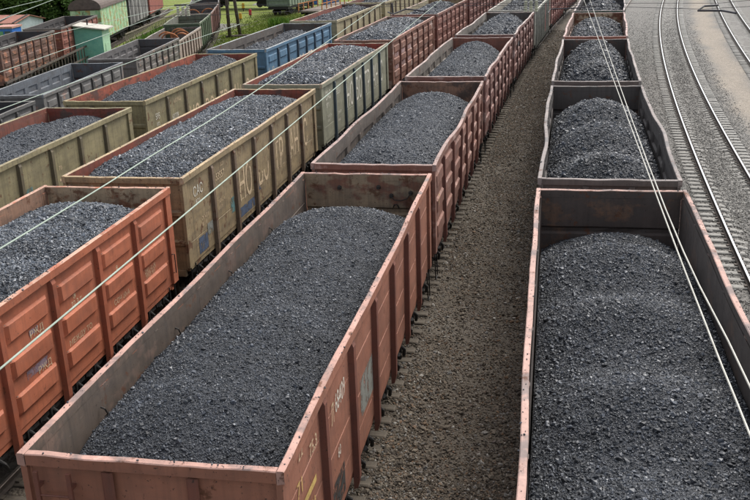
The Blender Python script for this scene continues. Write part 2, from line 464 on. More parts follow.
        for k in range(5): b.tube([(lx-.2, y+e*.128, 1.4+k*.4), (lx+.2, y+e*.128, 1.4+k*.4)], .014, 6)
        for z in (1.5, zr-.4):
            for dx in (-.2, .2): b.box(lx+dx-.02, lx+dx+.02, y+e*.02, y+e*.11, z-.02, z+.02)
        b.obj('ladder', [mp], ew)
        c = link('coupler', BG['coupler'], root); c.location.y = e*(hl-.06); c.rotation_euler.z = 0 if e > 0 else math.pi
    fl = MB().box(-1.34, 1.34, -hl+.13, hl-.13, 1.30, 1.36, 0)
    fl.box(-.22, .22, -hl+.13, hl-.13, .85, 1.295, 1)
    for k in range(1, npan):
        y = -hl+cz+k*pitch; fl.box(-1.33, -.225, y-.06, y+.06, 1.0, 1.295, 1); fl.box(.225, 1.33, y-.06, y+.06, 1.0, 1.295, 1)
    fl.obj('floor', [mi, M['black_gear']], root)
    if not st.get('far'):
        for e in (-1, 1):
            bo = link('bogie', BG['bogie'], root); bo.location.y = e*(hl-2.07)
            for s in (-1, 1):
                f = link('side_frame', BG['side_frame'], bo); f.location.x = s*1.02
                if s < 0: f.rotation_euler.z = math.pi
            for yy in (-.925, .925):
                a = link('axle', BG['axle'], bo); a.location = (0, yy, .475)
                for s in (-1, 1):
                    wl = link('wheel', BG['wheel'], bo); wl.location = (s*.80, yy, .475)
                    if s > 0: wl.rotation_euler.z = math.pi
    st['root'] = root; st['hl'] = hl; st['pitch'] = pitch; st['cz'] = cz
    return root
def panel_y(st, k, f=0.): return -st['hl']+st['cz']+(k+f)*st['pitch']

# ---------------------------------------------------------------- rock scatter
def scatter_tree(name, mat, seed, lumps=3, sub=1, flat=.75):
    g = bpy.data.node_groups.new(name, 'GeometryNodeTree')
    g.interface.new_socket('Geometry', in_out='INPUT', socket_type='NodeSocketGeometry'); g.interface.new_socket('Geometry', in_out='OUTPUT', socket_type='NodeSocketGeometry')
    N, Lk = g.nodes, g.links
    gi, go = N.new('NodeGroupInput'), N.new('NodeGroupOutput')
    jn = N.new('GeometryNodeJoinGeometry')
    for k in range(lumps):
        ic = N.new('GeometryNodeMeshIcoSphere'); ic.inputs['Radius'].default_value = .5; ic.inputs['Subdivisions'].default_value = sub
        sp = N.new('GeometryNodeSetPosition'); no = N.new('ShaderNodeTexNoise'); no.noise_dimensions = '4D'; no.inputs['W'].default_value = seed+k*3.3; no.inputs['Scale'].default_value = 1.9; no.inputs['Detail'].default_value = 2.
        sb = N.new('ShaderNodeVectorMath'); sb.operation = 'SUBTRACT'; sb.inputs[1].default_value = (.5,.5,.5)
        ml = N.new('ShaderNodeVectorMath'); ml.operation = 'SCALE'; ml.inputs['Scale'].default_value = 1.25
        Lk.new(no.outputs['Color'], sb.inputs[0]); Lk.new(sb.outputs[0], ml.inputs[0]); Lk.new(ml.outputs[0], sp.inputs['Offset']); Lk.new(ic.outputs['Mesh'], sp.inputs['Geometry'])
        sm = N.new('GeometryNodeSetMaterial'); sm.inputs['Material'].default_value = mat; Lk.new(sp.outputs[0], sm.inputs[0])
        ti = N.new('GeometryNodeGeometryToInstance'); Lk.new(sm.outputs[0], ti.inputs[0]); Lk.new(ti.outputs[0], jn.inputs[0])
    ip = N.new('GeometryNodeInstanceOnPoints'); ip.inputs['Pick Instance'].default_value = True
    a1 = N.new('GeometryNodeInputNamedAttribute'); a1.data_type = 'FLOAT_VECTOR'; a1.inputs['Name'].default_value = 'sc'
    a2 = N.new('GeometryNodeInputNamedAttribute'); a2.data_type = 'FLOAT_VECTOR'; a2.inputs['Name'].default_value = 'rt'
    a3 = N.new('GeometryNodeInputNamedAttribute'); a3.data_type = 'INT'; a3.inputs['Name'].default_value = 'ix'
    Lk.new(gi.outputs[0], ip.inputs['Points']); Lk.new(jn.outputs[0], ip.inputs['Instance'])
    Lk.new(a1.outputs[0], ip.inputs['Scale']); Lk.new(a2.outputs[0], ip.inputs['Rotation']); Lk.new(a3.outputs[0], ip.inputs['Instance Index'])
    Lk.new(ip.outputs[0], go.inputs[0])
    return g
_st = {}
def scatter(name, P, size, mat, parent=None, seed=0):
    n = len(P); rs = np.random.default_rng(seed+100)
    me = bpy.data.meshes.new(name); me.vertices.add(n); me.vertices.foreach_set('co', np.ascontiguousarray(P, dtype=np.float32).ravel())
    sc = size[:,None]*np.stack([.75+.6*rs.random(n), .65+.55*rs.random(n), .5+.45*rs.random(n)], 1)
    a = me.attributes.new('sc', 'FLOAT_VECTOR', 'POINT'); a.data.foreach_set('vector', sc.astype(np.float32).ravel())
    rt = np.stack([(rs.random(n)-.5)*1.3, (rs.random(n)-.5)*1.3, rs.random(n)*6.283], 1)
    a = me.attributes.new('rt', 'FLOAT_VECTOR', 'POINT'); a.data.foreach_set('vector', rt.astype(np.float32).ravel())
    a = me.attributes.new('ix', 'INT', 'POINT'); a.data.foreach_set('value', rs.integers(0, 3, n).astype(np.int32))
    me.materials.append(mat)
    o = link(name, me, parent)
    key = mat.name
    if key not in _st: _st[key] = scatter_tree('lump_scatter', mat, len(_st)*11.)
    md = o.modifiers.new('lumps', 'NODES'); md.node_group = _st[key]
    o['kind'] = 'stuff'
    return o

# ---------------------------------------------------------------- coal heaps
def coal_heap(root, st, label, e=-.55, c=.02, ends=(-.9, -.9), endl=(2.4, 2.4), p=2.2, mounds=0., nm=3, tilt=0., mat='coal_mixed', n=6000, size=.04, seed=1, res=.07, big=.02, edgeR=None):
    hl, zr = st['hl'], st.get('zr', 3.5)
    hx, hy = 1.442, hl-.118
    eR = e if edgeR is None else edgeR
    def H(x, y):
        u = x/hx
        ee = e+(eR-e)*(u+1)/2
        prof = np.clip(1-np.abs(u)**p, 0, 1)
        m = mounds*np.sin((y/hl*nm+seed*.37)*math.pi)
        cc = c+m+.10*(fbm(y*.45, x*.4, seed+3, 3)-.45)
        wob = .16*(fbm(x*.9+9, y*.7, seed+5, 4)-.47)
        h = ee+(cc-ee)*prof+wob*.8+tilt*u
        for sg, en, el in ((-1, ends[0], endl[0]), (1, ends[1], endl[1])):
            d = np.clip((sg*y-(hy-el))/el, 0, 1)
            h = h+(en-c)*(d**1.5)*(.62+.38*prof)
        return zr+h+.035*(fbm(x*5, y*5, seed+8, 3)-.45)
    nx, ny = max(8, int(2*hx/res)), max(20, int(2*hy/res))
    xs = np.linspace(-hx, hx, nx); ys = np.linspace(-hy, hy, ny); X, Y = np.meshgrid(xs, ys)
    Z = np.clip(H(X, Y), 1.5, 9)
    V = np.stack([X, Y, Z], -1).reshape(-1, 3)
    idx = np.arange(nx*ny).reshape(ny, nx)
    F = np.stack([idx[:-1,:-1], idx[:-1,1:], idx[1:,1:], idx[1:,:-1]], -1).reshape(-1, 4).tolist()
    per = list(idx[0,:])+list(idx[1:,-1])+list(idx[-1,:-1][::-1])+list(idx[1:-1,0][::-1])
    o = len(V); VB = V[per].copy(); VB[:,2] = 1.365; V = np.concatenate([V, VB]); k = len(per)
    for i in range(k): F.append([per[i], o+i, o+(i+1) % k, per[(i+1) % k]])
    F.append([o+i for i in reversed(range(k))])
    me = bpy.data.meshes.new('coal_heap'); me.from_pydata(V.tolist(), [], F); me.materials.append(M[mat]); me.polygons.foreach_set('use_smooth', [True]*len(F)); me.update()
    h = link('coal_heap', me); h.location = root.location; h.rotation_euler = root.rotation_euler
    tag(h, label, 'coal heap', 'coal loads in the open wagons')
    rs = np.random.default_rng(seed+50)
    x = (rs.random(n)*2-1)*(hx-.02); y = (rs.random(n)*2-1)*(hy-.03)
    s = size*np.exp(rs.normal(0, .38, n)); bi = rs.random(n) < big; s[bi] *= 2.2; b2 = rs.random(n) < big*.08; s[b2] *= 3.2; s = np.minimum(s, max(size*5, .07))
    ok = np.abs(x)+s*.6 < hx; x, y, s = x[ok], y[ok], s[ok]
    z = np.clip(H(x, y), 1.5, 9)+s*.12
    scatter('coal_lumps', np.stack([x, y, z], 1), s, M[mat.replace('coal', 'lump')], h, seed)
    k = n//650                                # crumbs lying on the rims
    xs_ = np.concatenate([rs.choice([-1, 1], k)*(1.525+.03*rs.normal(size=k).clip(-1, 1)), (rs.random(k//3)*2-1)*1.4])
    ys_ = np.concatenate([(rs.random(k)*2-1)*(hl-.1), rs.choice([-1, 1], k//3)*(hl-.055+.03*rs.normal(size=k//3).clip(-1, 1))])
    sz = np.clip(.017*np.exp(rs.normal(0, .35, len(xs_))), .01, .04)
    scatter('coal_crumbs', np.stack([xs_, ys_, np.full(len(xs_), zr+.003)], 1), sz, M[mat.replace('coal', 'lump')], h, seed+9)
    return h

# ================================================================ GROUND
def low_mask(x, y):
    "1 on the lower yard left of row C"
    xc = -15.0092+.14893*y+CUR*y*y
    # past row C the lower yard keeps its level on the left
    return np.clip((xc-2.1-x)/2.2, 0, 1)
def ground_z(x, y):
    m = low_mask(x, y); m = m*m*(3-2*m)
    z = -.27+m*(LOW-.0)
    return z
def smooth01(a, b, v):
    t = np.clip((v-a)/(b-a), 0, 1); return t*t*(3-2*t)
def build_ground():
    xs = np.concatenate([[-900,-500,-300,-180,-120,-90], np.arange(-70, 60.01, .5), [75,100,150,250,450,900]])
    ys = np.concatenate([[-400,-150,-60,-20], np.arange(-6, 150.01, .75), [165,190,240,330,500,900,1500]])
    X, Y = np.meshgrid(xs, ys); Z = ground_z(X, Y)
    inner = (np.abs(X) < 71) & (Y < 151)
    Z = Z+np.where(inner, .05*(fbm(X*.7, Y*.7, 3, 3)-.47), 0)
    Yc = np.clip(Y, 0, 115)
    near = np.zeros_like(X)
    for r_ in ('A','R','B','C','T1','T2'):
        a, b, c = ROW[r_]; near = np.maximum(near, 1-smooth01(1.35, 2.1, np.abs(X-(a+b*Yc+c*Yc*Yc))))
    Z = Z+near*.06*(Y < 150)*(low_mask(X, Y) < .01)
    global GX, GY, GZZ
    GX, GY, GZZ = xs, ys, Z
    nx, ny = len(xs), len(ys); idx = np.arange(nx*ny).reshape(ny, nx)
    F = np.stack([idx[:-1,:-1], idx[:-1,1:], idx[1:,1:], idx[1:,:-1]], -1).reshape(-1, 4).tolist()
    me = bpy.data.meshes.new('ground'); me.from_pydata(np.stack([X,Y,Z], -1).reshape(-1,3).tolist(), [], F)
    # soil kinds: R grass, G sandy, B brown cinder
    pA = ROW['A']; pT = ROW['T1']; pT2 = ROW['T2']; pR = ROW['R']
    f = lambda p: p[0]+p[1]*Yc+p[2]*Yc*Yc
    n1 = fbm(X*.25, Y*.12, 11, 4); n2 = fbm(X*.6, Y*.3, 12, 4)
    low = low_mask(X, Y)
    grass = smooth01(.4, .6, low)*smooth01(.30, .48, n1+.25*(n2-.5)+.10)
    grass = grass*smooth01(58, 75, Y)
    xr = f(pT2)+3.2; grass = np.maximum(grass, smooth01(0, 1.5, X-xr-1.0*n2)*smooth01(.35, .5, n1+.1))
    t = (X-f(pT))/(np.maximum(f(pT2)-f(pT), 1)); sand = smooth01(.30, .50, t+.25*(n2-.5))*(1-smooth01(.62, .80, t+.25*(n2-.5)))
    brown = (1-smooth01(-1.6, -.4, X-f(pR)))*smooth01(-2, 0, X-f(pA)+3)
    brown = np.maximum(brown, (1-smooth01(.0, 1., X-f(pA)))*(1-low))
    ca = me.color_attributes.new('soil', 'FLOAT_COLOR', 'POINT')
    cc = np.stack([grass, sand, brown, np.ones_like(grass)], -1).reshape(-1).astype(np.float32); ca.data.foreach_set('color', cc)
    T = NT('yard_ground'); co = T.coords()
    at = T.n('ShaderNodeAttribute', attribute_name='soil'); sp = T.n('ShaderNodeSeparateColor'); T.l(at.outputs['Color'], sp.inputs[0])
    v = T.n('ShaderNodeTexVoronoi', i_Scale=17.); T.l(co, v.inputs['Vector'])
    vs_ = T.n('ShaderNodeSeparateColor'); T.l(v.outputs['Color'], vs_.inputs[0]); rv = vs_.outputs[0]
    big = T.noise(co, .55, 6, .6); mid = T.noise(co, 3.2, 6, .65); fine = T.noise(co, 40., 4, .7)
    g0 = T.mix(rv, (.105,.10,.092), (.245,.236,.218)); g0 = T.mix(T.ramp(mid, [(.35,0.),(.7,.6)]), g0, (.155,.149,.139))
    b0 = T.mix(rv, (.046,.037,.029), (.115,.096,.075)); b0 = T.mix(T.ramp(big, [(.40,0.),(.62,.85)]), b0, T.mix(fine, (.082,.07,.056), (.135,.118,.097)))
    b0 = T.mix(T.ramp(T.noise(T.map(co, (1,1,1), (5,9,0)), .8, 5), [(.60,0.),(.70,.7)]), b0, (.022,.022,.024))
    s0 = T.mix(rv, (.19,.165,.135), (.345,.305,.255)); s0 = T.mix(T.ramp(big, [(.4,0.),(.7,.7)]), s0, (.24,.21,.175))
    gr = T.mix(mid, (.085,.125,.02), (.20,.235,.05)); gr = T.mix(T.ramp(big, [(.45,0.),(.65,.6)]), gr, (.17,.17,.06))
    c = T.mix(T.math('MULTIPLY', sp.outputs[1], T.ramp(mid, [(.2,.75),(.5,1.)])), g0, s0)
    c = T.mix(sp.outputs[2], c, b0)
    c = T.mix(T.ramp(T.math('ADD', sp.outputs[0], T.math('MULTIPLY', T.math('SUBTRACT', mid, .5), .7)), [(.35,0.),(.6,1.)]), c, gr)
    T.bump(T.math('ADD', T.math('MULTIPLY', v.outputs['Distance'], -1.), T.math('MULTIPLY', mid, .8)), .75, .05)
    me.materials.append(T.set(c, .92, .2)); me.polygons.foreach_set('use_smooth', [True]*len(F)); me.update()
    o = link('ground', me); tag(o, kind='structure')
build_ground()

# ================================================================ TRACKS
def sleeper_mesh(mat, conc=True):
    b = MB(); secs = []
    for x, zt, hw in ((-1.35,-.165,.125),(-1.32,-.15,.12),(-.95,-.15,.12),(-.55,-.155,.12),(-.35,-.20,.115),(0,-.21,.11),(.35,-.20,.115),(.55,-.155,.12),(.95,-.15,.12),(1.32,-.15,.12),(1.35,-.165,.125)):
        if not conc: zt, hw = -.155, .125
        secs.append([(x,-hw-.02,-.36),(x,-hw,zt-.02),(x,-hw+.03,zt),(x,hw-.03,zt),(x,hw,zt-.02),(x,hw+.02,-.36)])
    b.sweep(secs)
    for s in (-1, 1):
        for d in (-.11, .11): b.box(s*.79+d-.04, s*.79+d+.04, -.06, .06, -.152, -.115, 1)
    me = b.mesh('sleeper', [mat, M['rail_rust']]); fixn(me); return me
SLC = sleeper_mesh(M['concrete']); SLD = sleeper_mesh(M['dirty_sleeper'])
RAILSEC = [(-.075,-.15),(.075,-.15),(.07,-.135),(.012,-.12),(.012,-.045),(.036,-.03),(.036,-.008),(.028,0),(-.028,0),(-.036,-.008),(-.036,-.03),(-.012,-.045),(-.012,-.12),(-.07,-.135)]
def build_track(label, fx, fh, y0, y1, ys0=None, ys1=None, zoff=0., sl=SLD, shiny=False, joined=False, step=.545):
    ym = (y0+y1)/2
    root = empty('railway_track', (fx(ym), ym, zoff-.27)); tag(root, label, 'track', 'tracks of the yard')
    base = Vector(root.location)
    for s in (-1, 1):
        secs = []
        n = int((y1-y0)/2.)+1
        for i in range(n+1):
            y = y0+(y1-y0)*i/n; h = fh(y); r = Vector((math.cos(h), -math.sin(h), 0)); c = Vector((fx(y), y, zoff))+r*(s*.79)-base
            secs.append([tuple(c+r*q+Vector((0,0,z))) for q, z in RAILSEC])
        b = MB().sweep(secs); nn = len(RAILSEC)
        for i in range(n):
            for j in (6, 7, 8): b.m[i*nn+j] = 1
        me = b.mesh('rail', [M['rail_rust'], M['rail_top'] if shiny else M['rail_dull']]); fixn(me); link('rail', me, root)
    y = y0 if ys0 is None else ys0; ye = y1 if ys1 is None else ys1; k = 0; J = MB()
    jv = np.empty(len(sl.vertices)*3); sl.vertices.foreach_get('co', jv); jv = jv.reshape(-1,3); jf = [tuple(p.vertices) for p in sl.polygons]
    while y < ye:
        h = fh(y)
        if joined:
            c, s_ = math.cos(h), math.sin(h); q = jv.copy(); X = q[:,0]*c+q[:,1]*s_; Y = -q[:,0]*s_+q[:,1]*c
            q = np.stack([X+fx(y)-base.x, Y+y-base.y, q[:,2]+zoff-base.z], 1); J.add(q.tolist(), jf)
        else:
            o = link('sleeper', sl, root); o.location = Vector((fx(y), y, zoff))-base; o.rotation_euler.z = -h+random.uniform(-.02,.02)
            o.location.z += random.uniform(-.012, .008)-(.012 if sl is SLD else .006); o.rotation_euler.x = random.uniform(-.04, .04); o.location.y += random.uniform(-.03, .03)
        y += step*math.cos(h); k += 1
    if joined:
        o = J.obj('sleepers', [sl.materials[0]], root); o['kind'] = 'stuff'
    return root
for row, lab, a, b, c, d, j in (('A','track under the wagons left of the brown gravel strip',-8,122,7,75,False),('R','track under the right hand train of coal wagons',-8,118,7,72,False),
        ('B','track under the orange wagon and its train',-4,125,None,None,True),('C','track under the olive and blue coal wagons',0,125,None,None,True)):
    build_track(lab, lambda y, r_=row: px(r_, y), lambda y, r_=row: ph(r_, y), a, b, c, d, joined=j)
build_track('empty shiny track with concrete sleepers beside the right hand train', lambda y: px('T1', y), lambda y: ph('T1', y), 5, 150, 22.5, 112, sl=SLC, shiny=True)
build_track('curved shiny track in the upper right corner', lambda y: px('T2', y), lambda y: ph('T2', y), 20, 150, 46, 112, sl=SLC, shiny=True)
build_track('lower track under the empty grey wagons', dpx, dph, 25, 122, zoff=LOW, joined=True)
build_track('far left track under the rusty wagons and boxcars', epx, eph, 50, 145, zoff=LOW, joined=True)

# gravel stones
T = NT('gravel_stone'); oi = T.n('ShaderNodeObjectInfo').outputs['Random']
gc = T.ramp(oi, [(0., (.028,.023,.019)), (.25, (.08,.064,.048)), (.5, (.135,.112,.086)), (.70, (.185,.157,.122)), (.80, (.17,.10,.056)), (.90, (.16,.16,.155)), (.98, (.30,.28,.25)), (1., (.46,.44,.40))])
M['gravel'] = T.set(T.mix(.2, gc, T.mix(T.noise(T.coords(), 3., 4), (.05,.04,.03), (.16,.14,.115))), .9, .25)
T = NT('ballast_stone'); oi = T.n('ShaderNodeObjectInfo').outputs['Random']
gc = T.ramp(oi, [(0., (.13,.125,.115)), (.4, (.20,.193,.178)), (.75, (.26,.25,.232)), (1., (.38,.37,.345))]); M['ballast'] = T.set(gc, .9, .25)
def gh(x, y):
    i = np.clip(np.searchsorted(GX, x)-1, 0, len(GX)-2); j = np.clip(np.searchsorted(GY, y)-1, 0, len(GY)-2)
    fx = (x-GX[i])/(GX[i+1]-GX[i]); fy = (y-GY[j])/(GY[j+1]-GY[j])
    return (GZZ[j,i]*(1-fx)+GZZ[j,i+1]*fx)*(1-fy)+(GZZ[j+1,i]*(1-fx)+GZZ[j+1,i+1]*fx)*fy
def strip_points(n, x0f, x1f, y0, y1, power=2.2, seed=1):
    rs = np.random.default_rng(seed)
    y = y0+(y1-y0)*rs.random(n)**power; t = rs.random(n)
    x = x0f(y)*(1-t)+x1f(y)*t
    return x, y
x, y = strip_points(380000, lambda y: px('A', y)-.2, lambda y: px('R', y)-.3, 7.5, 85, 2.0, 3)
rs = np.random.default_rng(77)
m = fbm(x*.55+2, y*.22, 31, 4)-.12*np.exp(-((x-px('A', y)-2.75)/.35)**2)
keep = rs.random(len(x)) < .34+.66*smooth01(.31, .44, m); x, y = x[keep], y[keep]
s = .036*np.exp(rs.normal(0, .38, len(x)))
g = scatter('ballast_stones', np.stack([x, y, gh(x, y)+s*.15], 1), s, M['gravel'], None, 5)
tag(g, 'loose brown gravel on the path between the two coal trains', 'gravel', kind='stuff')
x, y = strip_points(110000, lambda y: px('R', y)+1.2, lambda y: px('T1', y)+3.6, 20, 100, 1.5, 8)
tt = np.abs(x-px('T1', y)); e = (x-px('T1', y)-1.5)/1.0
keep = (rs.random(len(x)) > smooth01(55, 100, y)*.9) & (rs.random(len(x)) > np.clip(e, 0, 1)) & (rs.random(len(x)) > .6*((tt > .55) & (tt < 1.4))); x, y = x[keep], y[keep]
s = .040*np.exp(rs.normal(0, .33, len(x)))
g = scatter('ballast_stones', np.stack([x, y, gh(x, y)+s*.15+.035*rs.random(len(x))*(np.abs(x-px('T1', y)) < 1.5)], 1), s, M['ballast'], None, 6)
tag(g, 'grey crushed stone ballast around the shiny right hand track', 'ballast', kind='stuff')

# ================================================================ WAGONS
GRP = 'open wagons standing in the yard'
def wagon(row, y, label, **st):
    root = make_wagon('gondola_wagon', st)
    if row == 'D': x, h, z = dpx(y), dph(y), LOW
    elif row == 'E': x, h, z = epx(y), eph(y), LOW
    else: x, h, z = px(row, y), ph(row, y), 0.
    if 'h' in st: h = R(st['h'])
    root.location = (x, y, z); root.rotation_euler.z = -h
    tag(root, label, 'wagon', GRP)
    return root, st
BRN, PINK = (.235,.112,.082), (.50,.315,.27)
GREYIN = (.150,.122,.105)
# --- row A
r, s = wagon('A', 15.35, 'nearest red brown coal wagon with white number 68409 on its side', out=(.305,.132,.085), post=(.175,.066,.045), rail=(.45,.265,.215), inn=(.115,.088,.070),
             endin=(.33,.235,.15), epatch=(.21,.095,.06), epamt=.45, erust=.5, kind='plank', rust=.34, dust=.16, seed=3, bow=.022, ipatch=(.17,.115,.09), ipamt=.35)
ew = [c for c in r.children if c.name.startswith('end_wall')][1]
for x, z in ((-.62, 3.16), (.32, 3.18), (.62, 2.98), (1.08, 3.05)): MB().tube([(x,6.29,z),(x,6.21,z)], [.055,.04], 8).obj('bolt', M['dark_steel'], ew)
MB().tube([(.62,6.22,2.98),(.7,6.2,2.90),(.85,6.2,2.88),(1.0,6.2,2.93),(1.08,6.22,3.05)], .012, 6).obj('loop', M['dark_steel'], ew)
MB().tube([(.66,6.27,2.70),(.70,6.22,2.78),(.76,6.22,2.78),(.80,6.27,2.68)], .014, 6).obj('loop', M['dark_steel'], ew)
for k in range(4):
    y = -4.6+k*2.6; MB().tube([(-1.455,y,3.12),(-1.40,y,3.10),(-1.39,y+.05,3.0),(-1.43,y+.02,2.97)], .013, 6).obj('hook', M['dark_steel'], s['_sw'][-1])
sw = s['_sw'][1]
lettering(sw, '68409', panel_y(s, 1, .40), 2.70, .30, 'white_letter', sx=.62)
lettering(sw, 'Л', panel_y(s, 1, .26), 2.64, .30, 'cream_letter', sx=.6)
lettering(sw, '60', panel_y(s, 1, .42), 1.98, .17, 'white_letter', sx=.8)
lettering(sw, '22', panel_y(s, 0, .32), 3.10, .17, 'cream_letter', sx=.9)
lettering(sw, '75,3', panel_y(s, 0, .60), 2.86, .18, 'cream_letter', sx=.9)
lettering(sw, '71', panel_y(s, 0, .24), 2.66, .22, 'yellow_letter', sx=1.0)
lettering(sw, '139М3', panel_y(s, 0, .30), 2.16, .11, 'yellow_letter', sx=1.6)
decal(sw, 'paint_band', panel_y(s, 0, .14), panel_y(s, 0, .74), 2.40, 2.50, 'yellow_letter')
decal(sw, 'paint_patch', panel_y(s, 2, .35), panel_y(s, 2, .93), 1.72, 2.36, 'grey_patch')
decal(sw, 'paint_patch', panel_y(s, 1, .12), panel_y(s, 1, .62), 1.28, 1.75, 'dark_patch')
coal_heap(r, s, 'broad coal heap filling the nearest red brown wagon', e=-.55, c=.06, ends=(-.50,-1.05), endl=(1.6,3.4), p=2.4, mat='coal_mixed', n=120000, size=.0155, seed=2, res=.05, big=.035)
r, s = wagon('A', 28.71, 'brown coal wagon second behind the nearest, with wavy left rim', out=BRN, post=(.19,.075,.055), patch=(.37,.24,.20), pamt=.30, rail=(.36,.25,.22), inn=(.14,.115,.097),
             endin=(.27,.145,.095), epatch=(.10,.06,.045), epamt=.4, kind='stamp', rust=.3, seed=11, bow=.05, dust=.22)
lettering(s['_sw'][1], '7', panel_y(s, 0, .2), 2.3, .3, 'yellow_letter', x=1.534, sx=.8)
coal_heap(r, s, 'coal heap in the brown wagon directly behind the nearest one', e=-.6, c=.02, ends=(-.55,-.75), endl=(1.5,2.4), p=2.1, mat='coal_fine', n=44000, size=.022, seed=12, res=.08)
r, s = wagon('A', 42.3, 'brown coal wagon third in the middle row with pale rim', out=(.215,.102,.082), post=(.14,.064,.052), patch=(.37,.26,.23), pamt=.32, rail=(.40,.30,.27), inn=(.19,.165,.14),
             endin=(.22,.085,.058), epamt=.3, kind='stamp', rust=.3, seed=14, bow=.045, dust=.25)
coal_heap(r, s, 'rounded coal heap in the third wagon of the middle row', e=-.75, c=.12, ends=(-1.0,-.85), endl=(2.6,2.8), p=1.9, mat='coal_fine', n=26000, size=.026, seed=15, res=.1)
r, s = wagon('A', 55.98, 'brown wagon with dark inner end wall, fourth in the middle row', out=(.19,.094,.078), post=(.125,.06,.05), patch=(.36,.27,.25), pamt=.34, rail=(.42,.34,.31), inn=(.20,.18,.155),
             endin=(.10,.085,.075), kind='stamp', rust=.3, seed=17, bow=.05, dust=.25)
coal_heap(r, s, 'coal heap in the fourth wagon of the middle row', e=-.75, c=.15, ends=(-1.0,-.85), endl=(2.8,2.8), p=1.9, mat='coal_fine', n=6000, size=.055, seed=18, res=.12)
r, s = wagon('A', 69.55, 'pale grey green wagon with two red stripes on its side', out=(.36,.36,.31), post=(.33,.33,.29), rail=(.48,.46,.40), inn=(.40,.38,.32), kind='flat', panels=12, rust=.15, seed=19, dust=.3)
for f in (.62, .92):
    decal(s['_sw'][1], 'paint_stripe', -6.4+12.8*f-.12, -6.4+12.8*f+.08, 1.3, 3.3, 'red_paint', x=1.5635)
coal_heap(r, s, 'dark coal heap in the pale grey green wagon', e=-.6, c=.15, ends=(-.9,-.8), endl=(2.8,2.8), p=1.9, mat='coal_mixed', n=4500, size=.06, seed=20, res=.14)
for y, lab in ((83.0, 'dark red wagon behind the pale grey green wagon'), (96.5, 'farthest dark red wagon of the middle row')):
    r, s = wagon('A', y, lab, out=(.17,.055,.045), rail=(.3,.2,.18), inn=(.2,.16,.13), kind='stamp', rust=.25, seed=int(y), far=True)
    coal_heap(r, s, 'coal heap in the '+lab, e=-.6, c=.1, mat='coal_fine', n=2500, size=.07, seed=int(y), res=.2)
# --- row R
r, s = wagon('R', 13.17, 'nearest wagon of the right hand train with pink worn rim', out=(.26,.12,.09), rail=(.44,.28,.235), rpatch=(.22,.165,.15), inn=(.095,.078,.069), ipatch=(.13,.088,.068), ipamt=.35, endin=(.085,.064,.055), epatch=(.15,.085,.055), epamt=.38,
             kind='flat', rust=.3, irust=.2, seed=21, bow=.02)
coal_heap(r, s, 'big mounded coal heap in the nearest right hand wagon', e=-.95, c=-.42, ends=(-.9,-1.12), endl=(1.5,2.6), p=2.2, mounds=.15, nm=4.6, mat='coal_mixed', n=100000, size=.017, seed=22, res=.05, big=.09)
r, s = wagon('R', 26.51, 'dark grey wagon with bulging bent right wall in the right hand train', out=(.13,.11,.10), rail=(.25,.215,.20), inn=(.095,.084,.078), endin=(.085,.073,.067), kind='stamp', rust=.25, irust=.15, seed=24, bow=.042)
coal_heap(r, s, 'coal heap with several humps in the dark grey bent wagon', e=-.85, c=.0, ends=(-.9,-1.0), endl=(1.7,2.2), p=2.1, mounds=.16, nm=3.6, mat='coal_mixed', n=44000, size=.027, seed=25, res=.07, big=.06)
r, s = wagon('R', 39.95, 'dark wagon third in the right hand train with pale rim', out=(.13,.1,.09), rail=(.31,.265,.245), inn=(.095,.082,.075), endin=(.075,.06,.052), epatch=(.15,.06,.04), epamt=.2, kind='stamp', rust=.3, seed=27, bow=.03)
coal_heap(r, s, 'domed coal heap in the third right hand wagon', e=-.9, c=.15, ends=(-1.0,-1.1), endl=(2.,2.4), p=2., mounds=.1, nm=3.2, mat='coal_mixed', n=18000, size=.04, seed=28, res=.1, big=.05)
r, s = wagon('R', 53.48, 'red rusty wagon with cream rust stained inner end wall', out=(.27,.095,.065), rail=(.50,.345,.31), inn=(.30,.2,.165), endin=(.50,.38,.25), epatch=(.20,.075,.04), epamt=.55, erust=.7, kind='stamp', rust=.35, seed=30, bow=.035)
coal_heap(r, s, 'coal heap in the red rusty wagon of the right hand train', e=-.75, c=-.12, ends=(-.8,-.75), endl=(2.,2.), p=2.6, mat='coal_mixed', n=7000, size=.055, seed=31, res=.12)
r, s = wagon('R', 67.1, 'farthest right hand wagon with dark green outside', out=(.035,.085,.062), rail=(.42,.36,.34), inn=(.08,.075,.075), kind='stamp', rust=.2, seed=33, bow=.03)
coal_heap(r, s, 'coal heap in the farthest right hand wagon', e=-.8, c=.1, ends=(-1.,-1.), endl=(3.,3.), p=1.9, mat='coal_mixed', n=5000, size=.06, seed=34, res=.14)
# --- row B
r, s = wagon('B', 14.95, 'bright orange coal wagon at the left edge', out=(.40,.128,.066), post=(.32,.094,.048), rail=(.50,.30,.22), rpatch=(.40,.14,.08), inn=(.26,.15,.10), endin=(.40,.29,.185), epatch=(.20,.075,.035), epamt=.36, erust=.6,
             kind='stamp', rust=.26, dust=.16, seed=41, bow=.012)
sw = s['_sw'][1]; pn = s['hl']
def zf(fr): return 1.14+.08+fr*(3.36-1.14-.08)
for k, t, f, fr in ((6,'ТИП 12-132',.20,.36),(6,'ТАРА 22,5 т',.20,.325),(6,'ГРУЗ 70 т',.22,.29),(4,'Ф',.40,.67),(4,'22.3 т',.35,.61),(4,'МЕЖДУ ТО',.2,.30),(3,'РЖД',.5,.63),(3,'РЖД',.55,.30),(2,'22',.3,.60),(2,'70 т',.3,.66),(5,'8',.45,.62),(5,'СОЧ 2016',.3,.31),(1,'58',.4,.62)):
    lettering(sw, t, panel_y(s, k, f), zf(fr), .075 if k in (6,) else (.11 if k != 3 else .13), 'cream_letter', sx=1.1)
